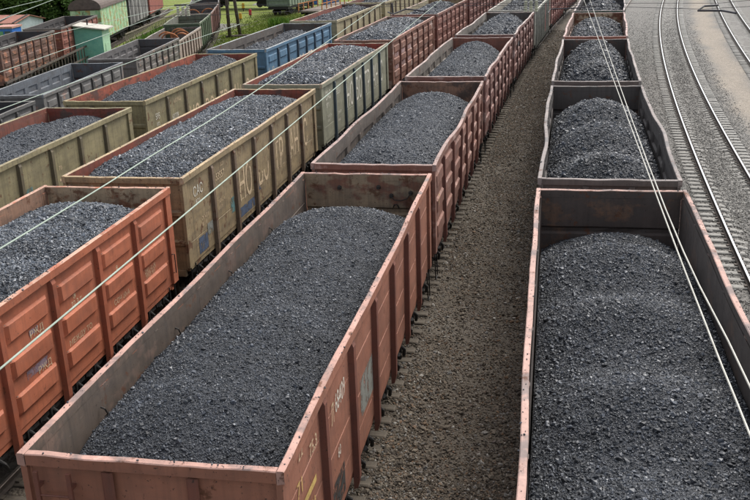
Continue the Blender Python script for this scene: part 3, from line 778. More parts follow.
decal(sw, 'paint_patch', panel_y(s, 3, .50), panel_y(s, 3, .66), zf(.655), zf(.70), 'violet_patch'); decal(sw, 'paint_patch', panel_y(s, 3, .35), panel_y(s, 3, .75), zf(.33), zf(.40), 'violet_patch')
h = MB().tube([(1.53,5.95+.2,1.5),(1.60,6.15,1.5),(1.60,6.15,1.95),(1.53,6.15,1.95)], .012, 6).obj('handle', M['dark_steel'], sw)
coal_heap(r, s, 'even nut coal load in the bright orange wagon', e=-.36, c=.02, ends=(-.5,-.55), endl=(2.,1.6), p=2.4, mat='coal_nut', n=80000, size=.031, seed=42, res=.06, big=.0)
def novo(sw, s, mat, z, h, sx=.62, first=2):
    for k, t in enumerate(('НО','ВО','ТР','АН','С')):
        lettering(sw, t, panel_y(s, first+k, .17), z, h, mat, sx=sx)
r, s = wagon('B', 28.3, 'olive tan wagon with large cream lettering behind the orange wagon', out=(.305,.232,.132), post=(.17,.12,.08), rail=(.42,.31,.18), rpatch=(.42,.31,.22), inn=(.20,.055,.035), endin=(.27,.07,.042), epatch=(.10,.05,.04), epamt=.35, kind='flat', rust=.46, dust=.28, seed=44, bow=.015)
sw = s['_sw'][1]; novo(sw, s, 'cream_letter', 1.72, .98, .60)
lettering(sw, 'САС', panel_y(s, 0, .28), 2.80, .26, 'white_letter', sx=.85); lettering(sw, '871', panel_y(s, 0, .34), 2.60, .12, 'white_letter', sx=1.3)
lettering(sw, '53557', panel_y(s, 1, .20), 2.80, .20, 'cream_letter', sx=.95); lettering(sw, 'ТАРА 24', panel_y(s, 1, .2), 2.16, .1, 'cream_letter'); lettering(sw, '69,5 т', panel_y(s, 1, .2), 2.0, .1, 'cream_letter')
lettering(sw, 'ОБЪЕМ', panel_y(s, 0, .5), 2.1, .1, 'cream_letter'); lettering(sw, '88 м3', panel_y(s, 0, .5), 1.94, .1, 'cream_letter'); lettering(sw, 'ЗСВ', panel_y(s, 1, .42), 3.1, .1, 'cream_letter')
decal(sw, 'paint_patch', panel_y(s, 0, .32), panel_y(s, 0, .68), 1.30, 1.72, 'blue_patch'); decal(sw, 'paint_patch', panel_y(s, 2, .12), panel_y(s, 2, .9), 1.28, 1.56, 'blue_patch'); decal(sw, 'paint_patch', panel_y(s, 1, .74), panel_y(s, 1, .92), 1.62, 2.05, 'teal_patch')
decal(sw, 'paint_patch', panel_y(s, 0, .70), panel_y(s, 0, .92), 1.60, 1.9, 'grey_patch'); decal(sw, 'paint_patch', panel_y(s, 3, .14), panel_y(s, 3, .3), 1.6, 1.8, 'blue_patch'); decal(sw, 'paint_patch', panel_y(s, 3, .76), panel_y(s, 3, .84), 2.55, 2.95, 'teal_patch')
coal_heap(r, s, 'even nut coal load in the olive tan lettered wagon', e=-.20, c=.10, ends=(-.3,-.45), endl=(1.6,2.2), p=2.2, mat='coal_nut', n=64000, size=.034, seed=45, res=.08, big=.0)
r, s = wagon('B', 41.75, 'grey green wagon with dark blue posts and large white lettering', out=(.275,.275,.20), post=(.055,.078,.09), rail=(.38,.30,.22), inn=(.27,.07,.045), endin=(.33,.065,.04), epatch=(.1,.05,.04), epamt=.25, kind='flat', rust=.24, dust=.2, seed=47, bow=.012)
sw = s['_sw'][1]; novo(sw, s, 'white_letter', 1.85, 1.0, .60)
lettering(sw, 'САС', panel_y(s, 0, .25), 2.75, .34, 'white_letter', sx=.8); lettering(sw, '871', panel_y(s, 0, .3), 2.46, .18, 'white_letter', sx=1.2); lettering(sw, '53551', panel_y(s, 1, .2), 2.7, .24, 'white_letter', sx=.85)
lettering(sw, 'ТАРА 24', panel_y(s, 0, .35), 2.05, .11, 'white_letter'); lettering(sw, '69 т', panel_y(s, 0, .4), 1.88, .11, 'white_letter'); lettering(sw, 'ОБЪЕМ', panel_y(s, 1, .3), 1.9, .11, 'white_letter'); lettering(sw, '88 м3', panel_y(s, 1, .3), 1.6, .11, 'white_letter')
coal_heap(r, s, 'even nut coal load in the grey green lettered wagon', e=-.20, c=.12, ends=(-.3,-.45), endl=(1.6,2.2), p=2.2, mat='coal_nut', n=24000, size=.048, seed=48, res=.1, big=.0)
r, s = wagon('B', 55.45, 'red brown wagon with pale pink patches behind the grey green one', out=(.25,.118,.082), post=(.15,.062,.045), patch=(.40,.29,.25), pamt=.32, rail=(.42,.24,.19), inn=(.16,.12,.10), kind='stamp', rust=.28, dust=.2, seed=50, bow=.015)
for k in (0, 1, 2): decal(s['_sw'][1], 'paint_patch', panel_y(s, k, .28), panel_y(s, k, .8), zf(.31), zf(.40), 'pink_patch'); decal(s['_sw'][1], 'paint_patch', panel_y(s, k, .28), panel_y(s, k, .8), zf(.60), zf(.69), 'pink_patch')
coal_heap(r, s, 'even nut coal load in the pink patched red brown wagon', e=-.24, c=.14, ends=(-.3,-.5), endl=(1.8,2.2), p=2.1, mat='coal_nut', n=16000, size=.052, seed=51, res=.12, big=.0)
r, s = wagon('B', 69.1, 'dull brown wagon fifth in the orange wagon row', out=(.24,.10,.075), post=(.17,.065,.05), patch=(.34,.25,.22), pamt=.25, rail=(.42,.30,.25), inn=(.36,.31,.2), endin=(.35,.25,.14), epatch=(.2,.08,.05), kind='stamp', rust=.3, seed=53)
coal_heap(r, s, 'coal heap in the dull brown fifth wagon', e=-.6, c=.0, ends=(-.6,-.7), endl=(2.,2.4), p=2., mat='coal_fine', n=5000, size=.065, seed=54, res=.14)
for y, lab in ((82.6, 'dark brown wagon sixth in the orange wagon row'), (96.1, 'farthest dark brown wagon of the orange wagon row')):
    r, s = wagon('B', y, lab, out=(.185,.075,.06), post=(.12,.05,.04), patch=(.34,.24,.22), pamt=.2, rail=(.36,.26,.22), inn=(.2,.15,.12), kind='stamp', rust=.3, seed=int(y)+3, far=True)
    coal_heap(r, s, 'coal heap in the '+lab, e=-.6, c=.05, mat='coal_fine', n=2500, size=.07, seed=int(y)+4, res=.2)
# --- row C
OLV = (.27,.232,.13)
r, s = wagon('C', 25.73, 'olive wagon with red inside at the left edge', out=OLV, post=(.14,.115,.07), rail=(.30,.255,.15), inn=(.19,.065,.045), endin=(.22,.055,.037), epatch=(.09,.055,.045), epamt=.35, kind='flat', rust=.42, seed=61, bow=.012)
sw = s['_sw'][1]; novo(sw, s, 'cream_letter', 1.66, .7, .70); decal(sw, 'paint_patch', panel_y(s, 3, .12), panel_y(s, 3, .32), 2.15, 2.55, 'teal_patch'); lettering(sw, '70', panel_y(s, 4, .2), 2.6, .14, 'cream_letter')
coal_heap(r, s, 'wavy fine coal load in the olive wagon at the left edge', e=-.60, c=-.05, ends=(-.5,-.35), endl=(1.6,1.6), p=2., mounds=.10, nm=3.4, tilt=-.02, mat='coal_fine', n=24000, size=.026, seed=62, res=.08, big=.03)
r, s = wagon('C', 39.45, 'olive wagon with worn orange red inside behind the left edge one', out=OLV, post=(.135,.11,.07), rail=(.33,.265,.145), inn=(.33,.085,.05), ipatch=(.12,.05,.038), ipamt=.4, irust=.5, endin=(.28,.07,.045), kind='flat', rust=.42, seed=64, bow=.015)
sw = s['_sw'][1]; novo(sw, s, 'cream_letter', 1.62, .92, .62); lettering(sw, '595', panel_y(s, 0, .35), 2.65, .24, 'white_letter', sx=.8); lettering(sw, '60209', panel_y(s, 1, .2), 2.35, .24, 'white_letter', sx=.75); lettering(sw, 'КАМАЗ', panel_y(s, 1, .35), 2.95, .16, 'cream_letter', sx=.9); lettering(sw, '872', panel_y(s, 0, .38), 2.42, .13, 'white_letter')
coal_heap(r, s, 'wavy fine coal load in the second olive wagon', e=-.55, c=-.02, ends=(-.45,-.35), endl=(1.4,1.8), p=1.9, mounds=.14, nm=3., mat='coal_fine', n=20000, size=.03, seed=65, res=.1, big=.02)
r, s = wagon('C', 53.4, 'blue coal wagon with white lettering and grey inside', out=(.10,.20,.305), post=(.045,.075,.11), rail=(.34,.36,.36), inn=(.105,.092,.082), endin=(.10,.086,.076), kind='stamp', stamps=[(.80,.17,.05)], rust=.2, dust=.2, seed=67, bow=.012)
sw = s['_sw'][1]; novo(sw, s, 'white_letter', 1.62, .82, .66); lettering(sw, '5355', panel_y(s, 1, .15), 2.1, .26, 'white_letter', sx=.85); lettering(sw, '871', panel_y(s, 0, .4), 2.32, .2, 'white_letter', sx=.9); lettering(sw, '6', panel_y(s, 0, .1), 2.25, .3, 'white_letter', sx=.7); lettering(sw, 'НТС', panel_y(s, 0, .3), 1.6, .22, 'white_letter', sx=.8)
coal_heap(r, s, 'low fine coal load in the blue wagon', e=-.85, c=-.30, ends=(-.75,-.75), endl=(2.,2.6), p=2., mounds=.12, nm=2.4, mat='coal_fine', n=12000, size=.035, seed=68, res=.12, big=.02)
r, s = wagon('C', 67.2, 'pale beige wagon with red inside behind the blue wagon', out=(.37,.32,.195), post=(.17,.13,.09), rail=(.42,.36,.24), inn=(.24,.075,.055), endin=(.13,.085,.07), kind='flat', rust=.2, seed=70, bow=.02)
coal_heap(r, s, 'fine coal load in the pale beige wagon', e=-.5, c=.0, ends=(-.6,-.5), endl=(2.,2.2), p=2., mat='coal_fine', n=5000, size=.06, seed=71, res=.14)
for y, lab, o in ((80.9, 'pale yellow wagon second behind the blue wagon', (.40,.35,.21)), (94.5, 'farthest pale tan wagon of the blue wagon row', (.30,.25,.17))):
    r, s = wagon('C', y, lab, out=o, post=(.2,.15,.1), rail=(.42,.36,.26), inn=(.22,.09,.07), kind='flat', rust=.2, seed=int(y)+7, far=True)
    coal_heap(r, s, 'coal load in the '+lab, e=-.5, c=.05, mat='coal_fine', n=2500, size=.07, seed=int(y)+8, res=.2)
# --- row D: empty wagons on the lower track
DG = (.125,.128,.135)
wagon('D', 37.7, 'dark empty wagon with crumpled rim at the left edge', out=(.1,.1,.1), rail=(.2,.19,.17), inn=(.045,.045,.05), kind='stamp', rust=.3, seed=80, bow=.07, L=11.1, zr=3.45)
wagon('D', 50.01, 'empty blue grey wagon with stamped walls and orange spots', out=(.16,.155,.15), post=(.06,.058,.056), rail=(.22,.235,.25), inn=(.125,.14,.16), endin=(.085,.09,.10), patch=(.30,.19,.15), pamt=.22, kind='stamp', rust=.14, irust=.10, seed=82, bow=.01, L=11.1, h=5.4)
wagon('D', 65.2, 'empty dark grey wagon with stamped walls and brown side', out=(.15,.135,.125), post=(.055,.045,.042), rail=(.21,.205,.20), inn=(.115,.11,.11), endin=(.075,.073,.075), patch=(.26,.17,.13), pamt=.32, kind='stamp', rust=.22, irust=.12, seed=84, bow=.015, L=11.1, zr=3.2, h=3.3)
D3r, D3s = wagon('D', 77.29, 'pale pinkish wagon holding rusty steel tyres', out=(.36,.28,.25), post=(.13,.085,.07), rail=(.36,.33,.29), inn=(.14,.12,.105), kind='plank', rust=.22, seed=86, L=10.9, zr=2.85, panels=8, h=-.6)
wagon('D', 87.3, 'dark green empty wagon behind the rusty tyres', out=(.085,.125,.075), post=(.05,.075,.045), rail=(.24,.26,.19), inn=(.15,.155,.125), endin=(.13,.14,.10), kind='flat', rust=.2, seed=88, L=9.4, zr=3.15, panels=6, h=-3.2)
D5r, D5s = wagon('D', 98.6, 'faded pink wagon with scrap inside behind the green one', out=(.27,.14,.125), post=(.16,.08,.07), rail=(.27,.25,.23), inn=(.12,.11,.105), kind='plank', rust=.3, seed=90, L=12.0, zr=3.15, h=-4.9, far=True)
wagon('D', 112., 'last dark empty wagon of the lower curved row', out=(.14,.11,.10), rail=(.22,.2,.19), inn=(.08,.075,.075), kind='stamp', rust=.3, seed=92, L=12., zr=3.2, far=True)
# --- row E
RU = (.14,.072,.052)
wagon('E', 70.9, 'rusty brown wagon with peeling orange panels near the fence', out=RU, post=(.085,.045,.036), patch=(.40,.165,.09), pamt=.36, rail=(.16,.14,.125), inn=(.055,.052,.052), kind='stamp', rside=1, rust=.45, irust=.1, seed=94, L=12.1, bow=.03)
wagon('E', 84.8, 'dark red wagon with white marks beside the green hut', out=(.24,.085,.06), post=(.08,.04,.034), patch=(.40,.17,.11), pamt=.32, rail=(.16,.14,.125), inn=(.05,.047,.047), kind='stamp', rside=1, rust=.4, irust=.1, seed=96, L=12.1, bow=.03)
# rusty steel tyres in two of the wagons
M['tyre_rust'] = plain('tyre_rust', (.30,.115,.045), .85, .4, 8.)
def steel_tyre(parent_root, x, y, z, rx, rz, r, lab):
    b = MB(); secs = []
    for i in range(29):
        t = 2*math.pi*i/28; c, s_ = math.cos(t), math.sin(t)
        secs.append([(q*c, w_, q*s_) for q, w_ in ((r-.07,-.07),(r,-.07),(r+.03,-.05),(r+.03,.0),(r,.07),(r-.07,.07))])
    b.sweep(secs, close=False)
    n = len(secs[0])
    for i in range(28): b.f.append((i*n+n-1, i*n, (i+1)*n, (i+1)*n+n-1)); b.m.append(0)
    me = b.mesh('steel_tyre', M['tyre_rust']); fixn(me); o = link('steel_tyre', me)
    o.location = parent_root.matrix_basis @ Vector((x, y, z)); o.rotation_euler = (rx, 0, rz-0)
    tag(o, lab, 'tyre', 'rusty steel tyres in the wagons')
bpy.context.view_layer.update()
for k, (x, y, z, rx, rz, r, lab) in enumerate(((-.95,2.6,2.12,.35,.3,.72,'leftmost rusty steel tyre in the pale pinkish wagon'),(-.35,1.4,2.12,.4,-.1,.76,'front middle rusty steel tyre in the pale pinkish wagon'),(.25,3.0,2.15,.3,.15,.74,'rear middle rusty steel tyre in the pale pinkish wagon'),(.62,1.9,2.12,.45,-.35,.70,'right hand rusty steel tyre in the pale pinkish wagon'),(-.1,4.0,2.2,.25,.1,.72,'hindmost rusty steel tyre in the pale pinkish wagon'))):
    steel_tyre(D3r, x, y, z, rx, rz, r, lab)
for k, (x, y, lab) in enumerate(((-.8, 1.6, 'left rusty steel tyre in the faded pink wagon'), (.7, 2.2, 'right rusty steel tyre in the faded pink wagon'))):
    steel_tyre(D5r, x, y, 2.3, .3, .2*k, .75, lab)

# ================================================================ OVERHEAD WIRES
def wpoly(lab, pix, zrel, r, mat='wire', ya=None, yb=None):
    P = [unproj(u, v, RIM+zrel) for u, v in pix]
    if ya is not None: d = (P[0]-P[1])/(P[0].y-P[1].y); P = [P[0]+d*(ya-P[0].y)]+P
    if yb is not None: d = (P[-1]-P[-2])/(P[-1].y-P[-2].y); P = P+[P[-1]+d*(yb-P[-1].y)]
    Q = []
    for k in range(len(P)-1):
        a0, a1, a2, a3 = P[max(k-1,0)], P[k], P[k+1], P[min(k+2,len(P)-1)]
        for t in np.linspace(0, 1, 7)[:-1]: Q.append(.5*((2*a1)+(a2-a0)*t+(2*a0-5*a1+4*a2-a3)*t*t+(3*a1-a0-3*a2+a3)*t**3))
    Q.append(P[-1])
    tag(MB().tube(Q, r, 6).obj('overhead_wire', M[mat]), lab, 'wire', 'overhead wires above the yard')
wpoly('pale green contact wire crossing the orange wagon side', [(0,369),(369,60)], 2.5, .0085, ya=-2, yb=60)
wpoly('upper pale green wire crossing the coal of the orange wagon', [(0,248.7),(97,190),(150,156.7),(272,80),(386,0)], 3.5, .006, ya=-2)
wpoly('left wire of the pair running over the right hand train', [(748,430),(706.7,326.7),(643.3,160),(584,0)], 2.5, .0078, 'wire_pale', ya=0, yb=44)
wpoly('right wire of the pair running over the right hand train', [(752,391),(646.7,160),(590,0)], 2.5, .0078, 'wire_pale', ya=0, yb=44)
wpoly('wire running over the grey and olive wagons at left', [(0,109.5),(75,82),(195,39),(240,24)], 2.5, .008, ya=4)
wpoly('wire crossing the rusty brown wagon and the hut', [(0,72),(60,51),(118,30)], 2.9, .0065, ya=4, yb=48)
wpoly('wire running along the rim of the rusty brown wagon', [(0,48.5),(60,32.5),(75,29)], 2.5, .008, ya=6, yb=50)
wpoly('lower green wire in front of the trees', [(0,20),(52,0)], 2.5, .011, ya=10, yb=60)
wpoly('upper green wire in front of the trees', [(0,10),(42,0)], 2.5, .011, ya=10, yb=60)
# cross span with arms and insulators at about y = 35
M['arm'] = plain('arm_paint', (.035,.032,.04), .6, .3)
M['insul'] = plain('insulator_glaze', (.50,.50,.38), .25, .2)
zc = RIM+2.5
def span(lab, pts, r):
    o = MB().tube(pts, r, 6).obj('cross_span_wire', M['arm']); tag(o, lab, 'wire', 'cross span wires')
cs = [unproj(150, 18, zc+.25), unproj(396, 6, zc+.2), unproj(560, 5, zc+.2), unproj(703, 9, zc+.12), unproj(790, 4, zc+.3)]
span('thin dark cross wire spanning the tracks at the top', cs, .008)
span('upper thin dark cross wire spanning the tracks at the top', [unproj(120,6,zc+.8)]+[unproj(u, 3, zc+.5) for u in (520, 650, 720)]+[unproj(790,-4,zc+.7)], .007)
def arm(lab, pix, dz, r=.03):
    pts = [unproj(u, v, zc+d) for (u, v), d in zip(pix, dz)]
    o = MB().tube(pts, r, 8).obj('registration_arm', M['arm']); tag(o, lab, 'wire arm', 'registration arms of the overhead line')
arm('dark bent wire arm over the tracks in the upper right corner', [(718,5),(704,6),(698,10.5),(722,10.5),(736,13)], [.1,.1,.0,0,0], .034)
arm('thin dark wire arm beside the red striped wagon', [(548,13),(551,9),(575,8),(596,6)], [0,.1,.15,.2], .02)
arm('dark wire arm above the red brown wagon coal', [(388,12),(393,14),(406,9),(425,11)], [0,0,.1,.1], .028)
arm('short dark wire arm above the beige wagon', [(392,3),(393,13)], [.35,0.], .03)
def insulators(lab, pix, dz):
    c = unproj(*pix, zc+dz); root = empty('insulator_set', c); tag(root, lab, 'insulator', 'insulators of the overhead line')
    MB().tube([(-.32,0,.24),(.32,0,.24)], .035, 6).obj('bar', M['arm'], root)
    for x in (-.2, 0, .2):
        b = MB()
        pts = []; rad = []
        for k in range(5):
            z = .2-k*.09; pts += [(x,0,z),(x,0,z-.03),(x,0,z-.045)]; rad += [.05,.085,.05]
        b.tube(pts, rad, 10); b.obj('insulator', M['insul'], root, smooth=True)
insulators('three pale insulators hanging above the green empty wagon', (183, 11), 0.)
insulators('three pale insulators hanging above the grey green striped wagon', (531, 6), 0.)

# ================================================================ BACKGROUND YARD
GZ = -.27+LOW
def zat(u, v, y):
    d = _u*((u-375)/944.36)-_v*((v-250)/944.36)+_F; return CAMZ+d.z*y/d.y
def xat(u, v, y):
    d = _u*((u-375)/944.36)-_v*((v-250)/944.36)+_F; return d.x*y/d.y
def gp(u, v, z=GZ): return unproj(u, v, z)
# fence beside the rusty wagons
M['fence_wood'] = plain('fence_wood', (.075,.062,.05), .9, .45, 5.)
M['fence_pale'] = plain('fence_pale', (.20,.175,.125), .9, .4, 5.)
M['pale_blue'] = plain('pale_blue', (.33,.45,.58), .6, .25)
def fence(lab, p0, p1, h, step, mat, name='fence', pw=.07):
    p0, p1 = Vector(p0), Vector(p1); d = p1-p0; L = d.length; ang = math.atan2(d.y, d.x)
    root = empty(name, p0, ang); tag(root, lab, 'fence')
    n = int(L/step)
    me = MB().box(-pw/2, pw/2, -.03, .03, 0, h).mesh('picket', mat)
    for k in range(n+1):
        o = link('picket', me, root); o.location = (k*step, 0, random.uniform(-.05, .0)); o.rotation_euler.y = random.uniform(-.02, .02)
    MB().box(-.1, L+.1, -.075, -.033, h*.90, h*.97).obj('rail', mat, root); MB().box(-.1, L+.1, -.075, -.033, h*.45, h*.52).obj('rail', mat, root)
fence('dark low fence in front of the rusty wagons', (-23.6, 62, GZ), (-24.2, 88.2, GZ), 2.0, .85, M['fence_wood'], pw=.10)
fence('weathered picket fence leading away behind the green hut', (-24.1, 96.2, GZ), (-23.3, 128, GZ), 1.5, .55, M['fence_pale'], pw=.13)
b = MB().tube([(-22.6, 88.5, GZ+.45), (-22.3, 100, GZ+.75), (-22.2, 130, GZ+.75)], .13, 8)
for y in (90, 98, 106, 114, 122): b.box(-22.5, -22.1, y-.1, y+.1, GZ-.1, GZ+.5)
tag(b.obj('pipe', M['pale_blue']), 'pale blue pipe running along the picket fence', 'pipe')

# green hut
T = NT('hut_paint'); co = T.coords(); n = T.noise(co, 2.2, 6, .65); c = T.mix(T.ramp(n, [(.3,0.),(.65,1.)]), (.12,.36,.30), (.20,.46,.37)); c = T.mix(T.ramp(T.noise(co, 3.7, 7, .7), [(.62,0.),(.68,.8)]), c, (.22,.12,.06)); M['hut'] = T.set(c, .75)
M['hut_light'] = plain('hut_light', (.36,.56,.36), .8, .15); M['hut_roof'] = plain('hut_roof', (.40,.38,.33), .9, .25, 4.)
hr = empty('hut', (-23.75, 83.4, GZ), R(-1))
hw, hd = 1.2, 1.1; hh = zat(84, 27, 82.2)-GZ
MB().add([(-hw,-hd,0),(hw,-hd,0),(hw,-hd,hh-.25),(-hw,-hd,hh+.1)], [(0,1,2,3)]).add([(-hw,hd,0),(-hw,-hd,0),(-hw,-hd,hh+.1),(-hw,hd,hh+.1)], [(0,1,2,3)]).add([(hw,hd,0),(-hw,hd,0),(-hw,hd,hh+.1),(hw,hd,hh-.25)], [(0,1,2,3)]).obj('wall', M['hut'], hr)
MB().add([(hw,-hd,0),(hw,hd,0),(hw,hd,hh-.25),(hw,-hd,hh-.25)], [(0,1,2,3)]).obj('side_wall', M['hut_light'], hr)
MB().add([(-hw-.3,-hd-.35,hh+.13),(hw+.35,-hd-.35,hh-.30),(hw+.35,hd+.35,hh-.30),(-hw-.3,hd+.35,hh+.13),(-hw-.3,-hd-.35,hh+.23),(hw+.35,-hd-.35,hh-.20),(hw+.35,hd+.35,hh-.20),(-hw-.3,hd+.35,hh+.23)], [(0,3,2,1),(4,5,6,7),(0,1,5,4),(1,2,6,5),(2,3,7,6),(3,0,4,7)]).obj('roof', M['hut_roof'], hr)
MB().box(hw+.003, hw+.04, -.5, .45, .05, 2.0).obj('door', M['hut_light'], hr)
MB().tube([(-.3,0,hh),(-.3,0,hh+.55)], .06, 8).obj('vent_pipe', M['dark_steel'], hr)
tag(hr, 'small green hut with flat pale roof beside the fence', 'hut')
tag(MB().prism([(-.22,-.2),(.22,-.2),(.2,.2),(-.2,.2)], 'z', 0, 1.15).box(-.26,.26,-.24,.24,1.152,1.25).obj('short_post', plain('brick_red', (.33,.10,.05), .85, .3)), 'short orange red post next to the green hut', 'post')
bpy.data.objects['short_post'].location = gp(92, 52.5)+Vector((1.2,-4.5,0))

# boxcars on the far left track
def boxcar(y, lab, wallm, roofm, L=12.5, round_roof=True, slatm=None, h=3.95, at=None, rz=0.):
    root = empty('boxcar', (epx(y), y, LOW), -eph(y))
    if at: root.location = at; root.rotation_euler.z = rz
    hl = L/2; hw = 1.42
    nb = 26; wv = wallm if isinstance(wallm, list) else [wallm]
    for s in (-1, 1):
        sw = MB().box(s*(hw-.06), s*(hw-.02), -hl, hl, 1.1, h-.05).obj('side_wall', wv[-1], root)
        k0 = L/nb
        for k in range(nb):
            if slatm and (k*7+3) % 5 == 0: continue
            m = wv[(k*5+k//3) % len(wv)]; dx = random.uniform(0, .012)
            MB().box(s*(hw-.018), s*(hw+.008+dx), -hl+k*k0+.008, -hl+(k+1)*k0-.008, 1.12, h-.04-random.uniform(0,.02)).obj('board', m, sw)
        if slatm:
            for k in range(6):
                y0 = -hl+.4+k*2.0
                MB().add([(s*(hw+.022),y0,1.2),(s*(hw+.05),y0,1.2),(s*(hw+.05),y0+.12,1.2),(s*(hw+.022),y0+.12,1.2),(s*(hw+.022),y0+1.2,h-.2),(s*(hw+.05),y0+1.2,h-.2),(s*(hw+.05),y0+1.32,h-.2),(s*(hw+.022),y0+1.32,h-.2)], [(0,3,2,1),(4,5,6,7),(0,1,5,4),(1,2,6,5),(2,3,7,6),(3,0,4,7)]).obj('brace', slatm, sw)
    for e in (-1, 1):
        ew = MB().box(-hw+.07, hw-.07, e*(hl-.06), e*(hl-.02), 1.1, h-.05).obj('end_wall', wv[0], root)
        for k in range(6):
            x0 = -hw+.02+k*(2*hw-.04)/6
            MB().box(x0+.006, x0+(2*hw-.04)/6-.006, e*(hl-.018), e*(hl+.012), 1.12, h-.04).obj('board', wv[(k*3+1) % len(wv)], ew)
        MB().box(-hw, hw, e*(hl+.014), e*(hl+.06), h-.16, h-.05).obj('trim', slatm or roofm, ew)
    poly = [(-hw-.12,h-.05)]+[((hw+.12)*-math.cos(math.pi*t/14), h+.02+.92*math.sin(math.pi*t/14)**.9) for t in range(15)]+[(hw+.12,h-.05)]
    rf = MB().prism(poly, 'y', -hl-.15, hl+.15).mesh('roof', roofm); fixn(rf); link('roof', rf, root)
    MB().box(-1.3,1.3,-hl+.05,hl-.05,.85,1.09).obj('underframe', M['black_gear'], root)
    for e in (-1, 1):
        bo = link('bogie', BG['bogie'], root); bo.location.y = e*(hl-2.1)
        for s in (-1, 1):
            f = link('side_frame', BG['side_frame'], bo); f.location.x = s*1.02
            for yy in (-.925, .925): wl = link('wheel', BG['wheel'], bo); wl.location = (s*.8, yy, .475)
    tag(root, lab, 'boxcar', 'old boxcars on the far left track')
pg = [paint((.33,.55,.29), .3, (.40,.29,.11), .42, 401, .25), paint((.42,.60,.36), .2, (.34,.26,.12), .30, 402, .2), paint((.28,.50,.27), .35, (.42,.32,.12), .5, 403, .3), paint((.36,.56,.30), .25, (.13,.14,.08), .42, 404, .25)]
boxcar(98.9, 'old boxcar with peeling light green boards and rounded brown roof', pg, plain('boxcar_roof', (.105,.08,.068), .85, .3, 3.), slatm=None)
gw = [plain('grey_board', (.13,.125,.115), .9, .4, 5.), plain('dark_board', (.05,.048,.045), .9, .4, 5.), plain('silver_board', (.24,.235,.22), .9, .3, 5.)]
boxcar(112.6, 'weathered grey wooden boxcar with diagonal braces', gw, plain('grey_roof', (.1,.095,.09), .9, .3, 3.), slatm=gw[2])
boxcar(126.3, 'faded red boxcar farthest along the left track', [plain('faded_red', (.27,.085,.065), .85, .3, 4.), plain('dark_red', (.17,.055,.045), .85, .3, 4.)], plain('red_roof', (.12,.07,.06), .9, .3, 3.))

boxcar(0, 'dark brown boxcar standing crosswise beyond the poles', [paint((.17,.09,.06), .5, (.30,.15,.08), .35, 410, .3), paint((.13,.07,.05), .4, None, .3, 411, .3)], plain('brown_roof', (.1,.08,.07), .9, .3, 3.), at=gp(243, 8.5)+Vector((0,0,.25)), rz=R(68))
# pale blue shed with rusty roof and blue kiosk
M['shed_wall'] = plain('shed_wall', (.37,.43,.46), .8, .2, 2.5); M['shed_roof'] = plain('shed_roof', (.26,.115,.085), .85, .3, 2.)
sh = empty('shed', (-45.6, 113.5, GZ), R(-14))
L_, wd = 7.0, 2.8; eh = zat(26, 22, 110.5)-GZ; rh = zat(34, 14.3, 113.5)-GZ
poly = [(-wd,0),(wd,0),(wd,eh),(0,rh),(-wd,eh)]
w_ = MB().prism(poly, 'x', -L_, L_).mesh('wall', M['shed_wall']); fixn(w_); link('wall', w_, sh)
for s in (-1, 1):
    sl_ = (rh-eh)/wd
    rf = MB().add([(-L_-.2,s*(wd+.3),eh-.3*sl_+.05),(L_+.2,s*(wd+.3),eh-.3*sl_+.05),(L_+.2,0,rh+.05),(-L_-.2,0,rh+.05),(-L_-.2,s*(wd+.3),eh-.3*sl_+.12),(L_+.2,s*(wd+.3),eh-.3*sl_+.12),(L_+.2,0,rh+.12),(-L_-.2,0,rh+.12)], [(0,3,2,1),(4,5,6,7),(0,1,5,4),(1,2,6,5),(2,3,7,6),(3,0,4,7)]).mesh('roof', M['shed_roof']); fixn(rf); ro = link('roof', rf, sh)
    for k in range(8):
        x = -L_+.1+k*(2*L_-.2)/7
        rb = MB().add([(x-.12,s*(wd+.32),eh-.32*sl_+.125),(x+.12,s*(wd+.32),eh-.32*sl_+.125),(x+.12,s*.02,rh+.125),(x-.12,s*.02,rh+.125),(x-.12,s*(wd+.32),eh-.32*sl_+.19),(x+.12,s*(wd+.32),eh-.32*sl_+.19),(x+.12,s*.02,rh+.19),(x-.12,s*.02,rh+.19)], [(0,3,2,1),(4,5,6,7),(0,1,5,4),(1,2,6,5),(2,3,7,6),(3,0,4,7)]).mesh('batten', M['dark_steel']); fixn(rb); link('batten', rb, ro)
tag(sh, 'pale blue grey shed with rusty ribbed gable roof', 'shed')
ki = empty('kiosk', (xat(3, 30, 104), 105.5, GZ), R(-4))
kh = zat(8, 26.5, 104.2)-GZ
MB().box(-.95,.95,-1.2,1.2,0,kh-.2).obj('wall', plain('kiosk_blue', (.03,.14,.50), .5, .15), ki); MB().box(-1.05,1.05,-1.35,1.35,kh-.197,kh).obj('roof', plain('kiosk_roof', (.40,.22,.18), .85, .25), ki)
MB().box(-.75,-.05,-1.25,-1.203,.1,kh-.5).obj('door', plain('kiosk_green', (.12,.30,.16), .6, .2), ki); MB().box(.1,.75,-1.24,-1.203,kh*.5,kh-.5).obj('window', plain('kiosk_glass', (.05,.07,.09), .15, .1), ki)
tag(ki, 'small bright blue kiosk at the left edge', 'kiosk')

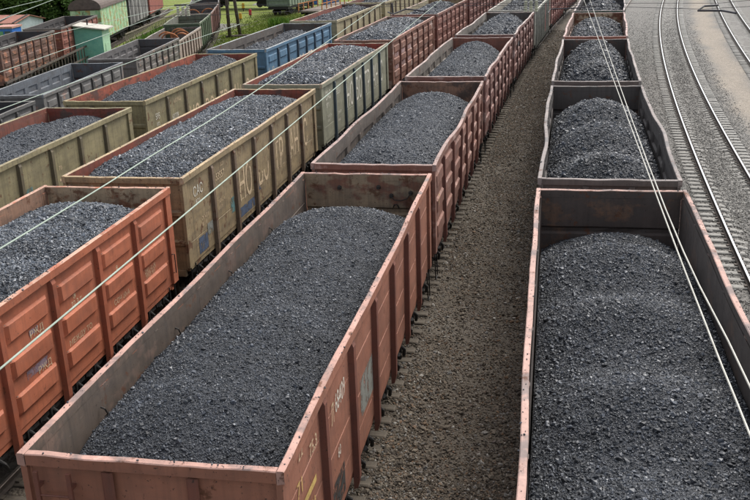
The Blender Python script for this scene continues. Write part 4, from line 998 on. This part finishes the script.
# covered hopper, flat wagon, poles and small things on the grass
cg = plain('hopper_green', (.17,.21,.155), .8, .25, 3.); cg2 = plain('hopper_rib', (.13,.16,.12), .8, .25, 3.)
hp = empty('covered_wagon', (-9.9, 133.6, GZ+.06), -R(13)); hl = 7.0
bd = MB().box(-1.5,1.5,-hl,hl,1.2,4.4).obj('body', cg, hp)
for s in (-1, 1):
    for k in range(12): MB().box(s*1.503, s*1.58, -hl+.1+k*1.25-.05, -hl+.1+k*1.25+.05, 1.2, 4.4).obj('rib', cg2, bd)
for z in (1.25, 1.9, 2.6, 3.3, 4.0): MB().box(-1.5, 1.5, -hl-.07, -hl-.003, z, z+.14).obj('rib', cg2, bd)
for x in (-1.45, 1.33): MB().box(x, x+.12, -hl-.09, -hl-.072, 1.2, 4.4).obj('corner_post', cg2, bd)
rf = MB().prism([(-1.6,4.403),(1.6,4.403),(1.1,4.75),(0,4.9),(-1.1,4.75)], 'y', -hl-.1, hl+.1).mesh('roof', cg2); fixn(rf); link('roof', rf, hp)
MB().box(-1.35,1.35,-hl-.05,hl+.05,.85,1.19).obj('underframe', M['black_gear'], hp)
for e in (-1, 1):
    bo = link('bogie', BG['bogie'], hp); bo.location.y = e*(hl-2.0)
    for s in (-1, 1):
        f = link('side_frame', BG['side_frame'], bo); f.location.x = s*1.02
        for yy in (-.925, .925): wl = link('wheel', BG['wheel'], bo); wl.location = (s*.8, yy, .475)
tag(hp, 'tall grey green covered wagon standing on the grass siding', 'wagon')
def hpx(y): return -9.9+math.tan(R(13))*(y-133.6)
build_track('grassy siding in front of the covered wagon', hpx, lambda y: R(13), 92, 150, zoff=GZ+.06, joined=True)
M['stake'] = plain('stake_orange', (.40,.17,.06), .85, .3)
fw = empty('flat_wagon', (-4.6, 122.5, GZ+.25), -R(19)); hl = 6.7
dk = MB().box(-1.45,1.45,-hl,hl,.98,1.16).obj('deck', plain('deck_wood', (.14,.115,.095), .9, .4, 3.), fw)
MB().box(-.3,.3,-hl+.1,hl-.1,.7,.978).box(-1.2,-1.05,-hl+.1,hl-.1,.75,.978).box(1.05,1.2,-hl+.1,hl-.1,.75,.978).obj('underframe', M['black_gear'], fw)
for s in (-1, 1):
    for k in range(9): MB().box(s*1.452, s*1.56, -hl+.2+k*1.57-.06, -hl+.2+k*1.57+.06, .9, 1.95).obj('stake', M['stake'], dk)
    MB().box(s*1.452, s*1.52, -hl, hl, 1.955, 2.03).obj('side_rail', M['stake'], dk)
for e in (-1, 1):
    bo = link('bogie', BG['bogie'], fw); bo.location.y = e*(hl-2.0)
    for s in (-1, 1):
        f = link('side_frame', BG['side_frame'], bo); f.location.x = s*1.02
        for yy in (-.925, .925): wl = link('wheel', BG['wheel'], bo); wl.location = (s*.8, yy, .475)
tag(fw, 'flat wagon with orange rusty stakes behind the blue wagon', 'wagon')
M['pole'] = plain('pole_wood', (.075,.06,.05), .9, .35, 4.)
p1, p2 = gp(230, 38), gp(240.5, 36)
for p, lean, lab in ((p1, (-.15, .3), 'left dark wooden pole standing on the grass'), (p2, (-.95, .2), 'right leaning wooden pole standing on the grass')):
    o = MB().tube([(0,0,-.3),(lean[0]*.5,lean[1]*.5,5),(lean[0],lean[1],10)], [.19,.17,.13], 10).obj('utility_pole', M['pole'], smooth=True); o.location = p; tag(o, lab, 'pole', 'wooden poles')
def oriented_box(name, p, dims, mat, lab, cat, extra=None):
    root = empty(name, p, random.uniform(-.2,.2)); a, b_, c_ = dims
    MB().box(-a/2,a/2,-b_/2,b_/2,.06,c_).obj('body', mat, root)
    MB().box(-a/2-.04,a/2+.04,-b_/2-.04,b_/2+.04,c_+.002,c_+.08).obj('lid', extra or mat, root)
    for sx in (-1,1): MB().box(sx*a*.35-.06,sx*a*.35+.06,-b_/2+.02,b_/2-.02,0,.058).obj('skid', M['fence_wood'], root)
    tag(root, lab, cat); return root
blue = plain('crate_blue', (.04,.12,.36), .5, .2); wht = plain('crate_white', (.6,.6,.58), .6, .1)
oriented_box('storage_box', gp(299, 6.5), (1.6,1.2,1.3), blue, 'left blue storage box beyond the flat wagon', 'box')
oriented_box('storage_box', gp(303.5, 5.5), (1.1,1.1,1.4), wht, 'white storage box between the blue boxes', 'box', blue)
oriented_box('storage_box', gp(310, 4.5), (2.4,1.2,1.0), blue, 'long blue storage box beyond the flat wagon', 'box')
oriented_box('storage_box', gp(331, 7), (2.2,1.4,1.2), blue, 'blue box with white lid behind the pale beige wagon', 'box', wht)
def marker(p, hcol, lab, name, h=1.5):
    root = empty(name, p); MB().tube([(0,0,-.2),(0,0,h)], .06, 8).obj('post', M['dark_steel'], root)
    MB().prism([(-.17,h),(.17,h),(.17,h+.62),(.1,h+.7),(-.1,h+.7),(-.17,h+.62)], 'y', -.13, .13).obj('target', hcol, root); MB().box(-.22,.22,-.17,.17,h-.06,h-.003).obj('base', M['dark_steel'], root); tag(root, lab, 'marker')
yl, rd = plain('marker_yellow', (.60,.33,.03), .6, .15), plain('marker_red', (.48,.03,.05), .6, .15)
marker(gp(240.8, 21.5), yl, 'yellow track marker by the leaning pole', 'track_marker', .35); marker(gp(243.5, 11), yl, 'farther yellow track marker on the grass', 'track_marker', .4)
marker(gp(250.5, 17), rd, 'red track marker on the grass', 'track_marker', .3); marker(gp(2.5, 92), rd, 'red marker beside the rusty wagon at the left edge', 'track_marker', 1.2)
tag(MB().tube([(0,0,.12),(2.6,.4,.16)], [.16,.14], 10).obj('log', M['pole']), 'dark log lying at the foot of the poles', 'log'); bpy.data.objects['log'].location = gp(226, 38)

# ================================================================ VEGETATION
def leaf_mesh(name, C, N, size, mat, seed=0):
    "C centres, one bent leaf quad each"
    rs = np.random.default_rng(seed); n = len(C)
    a = rs.normal(size=(n,3)); a /= np.linalg.norm(a, axis=1, keepdims=True); a[:,2] *= .5
    b = np.cross(a, rs.normal(size=(n,3))); b /= np.linalg.norm(b, axis=1, keepdims=True)+1e-9
    s = (size*(.6+.8*rs.random(n)))[:,None]
    V = np.stack([C-a*s, C+b*s*.55, C+a*s, C-b*s*.55], 1).reshape(-1,3)
    me = bpy.data.meshes.new(name); me.vertices.add(n*4); me.vertices.foreach_set('co', V.astype(np.float32).ravel())
    me.loops.add(n*4); me.loops.foreach_set('vertex_index', np.arange(n*4, dtype=np.int32)); me.polygons.add(n); me.polygons.foreach_set('loop_start', np.arange(0, n*4, 4, dtype=np.int32)); me.polygons.foreach_set('loop_total', np.full(n, 4, dtype=np.int32))
    me.materials.append(mat); me.update(); me.validate(); return me
def leaf_mat(name, a, b):
    T = NT(name); co = T.coords(); n = T.noise(co, .8, 5, .6); n2 = T.noise(co, 9., 2)
    c = T.mix(T.ramp(T.math('ADD', T.math('MULTIPLY', n, .6), T.math('MULTIPLY', n2, .4)), [(.35,0.),(.65,1.)]), a, b)
    m = T.set(c, .6, .3); T.b.inputs['Subsurface Weight'].default_value = 0.
    return m
M['leaf'] = leaf_mat('leaf_green', (.04,.085,.018), (.12,.21,.045)); M['leaf_light'] = leaf_mat('leaf_light', (.06,.13,.016), (.17,.28,.04)); M['bark'] = plain('bark', (.07,.055,.042), .95, .4)
def tree(p, h, rad, lab, seed, n=12000, mat='leaf', name='deciduous_tree'):
    rs = np.random.default_rng(seed); root = empty(name, p, rs.random()*6)
    b = MB(); top = h*.62; b.tube([(0,0,-.3),(.1,.05,h*.3),(0,.1,top)], [h*.03,h*.022,h*.008], 9)
    cl = []
    for k in range(11):
        t = rs.random()*6.28; z0 = h*(.2+.4*rs.random()); r_ = rad*(.5+.5*rs.random()); q = (math.cos(t)*r_, math.sin(t)*r_, min(h*.95, z0+h*(.1+.25*rs.random())))
        b.tube([(0,0,z0),(q[0]*.5,q[1]*.5,z0+(q[2]-z0)*.6),q], [h*.012,h*.008,h*.003], 6); cl.append(q)
    b.obj('trunk', M['bark'], root, smooth=True)
    for k in range(30):
        d = rs.normal(size=3); d /= np.linalg.norm(d); cl.append((d[0]*rad*.8, d[1]*rad*.8, h*.45+d[2]*h*.42))
    cl = np.array(cl); i = rs.integers(0, len(cl), n); d = rs.normal(size=(n,3)); d /= np.linalg.norm(d, axis=1, keepdims=True)
    rr = (.75+.5*rs.random(len(cl)))[i]*rad*.36*rs.random(n)**.35
    C = cl[i]+d*rr[:,None]*np.array([1,1,.75]); C = C[C[:,2] > .3]
    link('crown', leaf_mesh('crown', C, None, .22, M[mat], seed), root); tag(root, lab, 'tree', 'trees in the upper left corner')
tl = [(-54,126,9,4.6,'leftmost dark green tree behind the shed'),(-49.5,123.5,8.5,4.2,'dark green tree above the shed roof'),(-45,126,9.5,4.6,'tall dark tree behind the shed gable'),(-40.8,123,8.,3.9,'dark green tree right of the shed'),
      (-37.3,125.5,8.5,4.,'dark green tree left of the green boxcar'),(-34.2,121.5,7.,3.4,'dark green tree behind the green boxcar'),(-51,134,12,5.5,'hind dark tree at the far left'),(-43,135,12.5,5.6,'hind dark tree above the shed gable'),(-36,134,12,5.2,'hind dark tree above the boxcar roof')]
for k, (x, y, h, r_, lab) in enumerate(tl): tree((x, y, GZ), h, r_, lab, 200+k)
def weeds(name, lab, C0, spread, n, size, mat, seed, hmax):
    rs = np.random.default_rng(seed); V = []; F = []
    for k in range(n):
        t = rs.random(); base = np.array(C0[0])*(1-t)+np.array(C0[1])*t+np.append(rs.normal(0, spread, 2), 0)
        base[2] = float(ground_z(base[0], base[1]))-.02
        hgt = hmax*(.35+.65*rs.random()); a = rs.random()*6.28; w_ = size*(.5+rs.random()); ln = rs.normal(0, .25, 2)*hgt
        o = len(V); dx, dy = math.cos(a)*w_, math.sin(a)*w_
        V += [(base[0]-dx*.5,base[1]-dy*.5,base[2]),(base[0]+dx*.5,base[1]+dy*.5,base[2]),(base[0]+dx+ln[0]*.5,base[1]+dy+ln[1]*.5,base[2]+hgt*.6),(base[0]+ln[0],base[1]+ln[1],base[2]+hgt),(base[0]-dx+ln[0]*.5,base[1]-dy+ln[1]*.5,base[2]+hgt*.6)]
        F.append((o,o+1,o+2,o+3,o+4))
    me = bpy.data.meshes.new(name); me.from_pydata(V, [], F); me.materials.append(M[mat]); me.update(); o = link(name, me); tag(o, lab, 'weeds' if 'weed' in name else 'grass', kind='stuff')
weeds('weeds', 'bright green weeds between the picket fence and the grey wagons', ((-20.6,82,0),(-20.5,108,0)), .95, 5000, .10, 'leaf_light', 301, 1.5)
weeds('weeds', 'green weeds at the foot of the boxcars', ((-23.0,100,0),(-22.8,135,0)), .6, 2500, .10, 'leaf_light', 302, .9)
M['grass'] = leaf_mat('grass_blade', (.10,.15,.02), (.24,.29,.06))
weeds('grass', 'short yellow green grass on the siding by the poles', ((-13.5,92,0),(-9.5,128,0)), 2.6, 22000, .035, 'grass', 303, .22)
weeds('grass', 'grass tufts by the flat wagon', ((-10.5,112,0),(-7.5,122,0)), .9, 2500, .05, 'grass', 304, .45)
weeds('weeds', 'small leafy weeds beside the siding rails', ((-10.4,112,0),(-10.2,114,0)), .5, 500, .09, 'leaf_light', 305, 1.2)
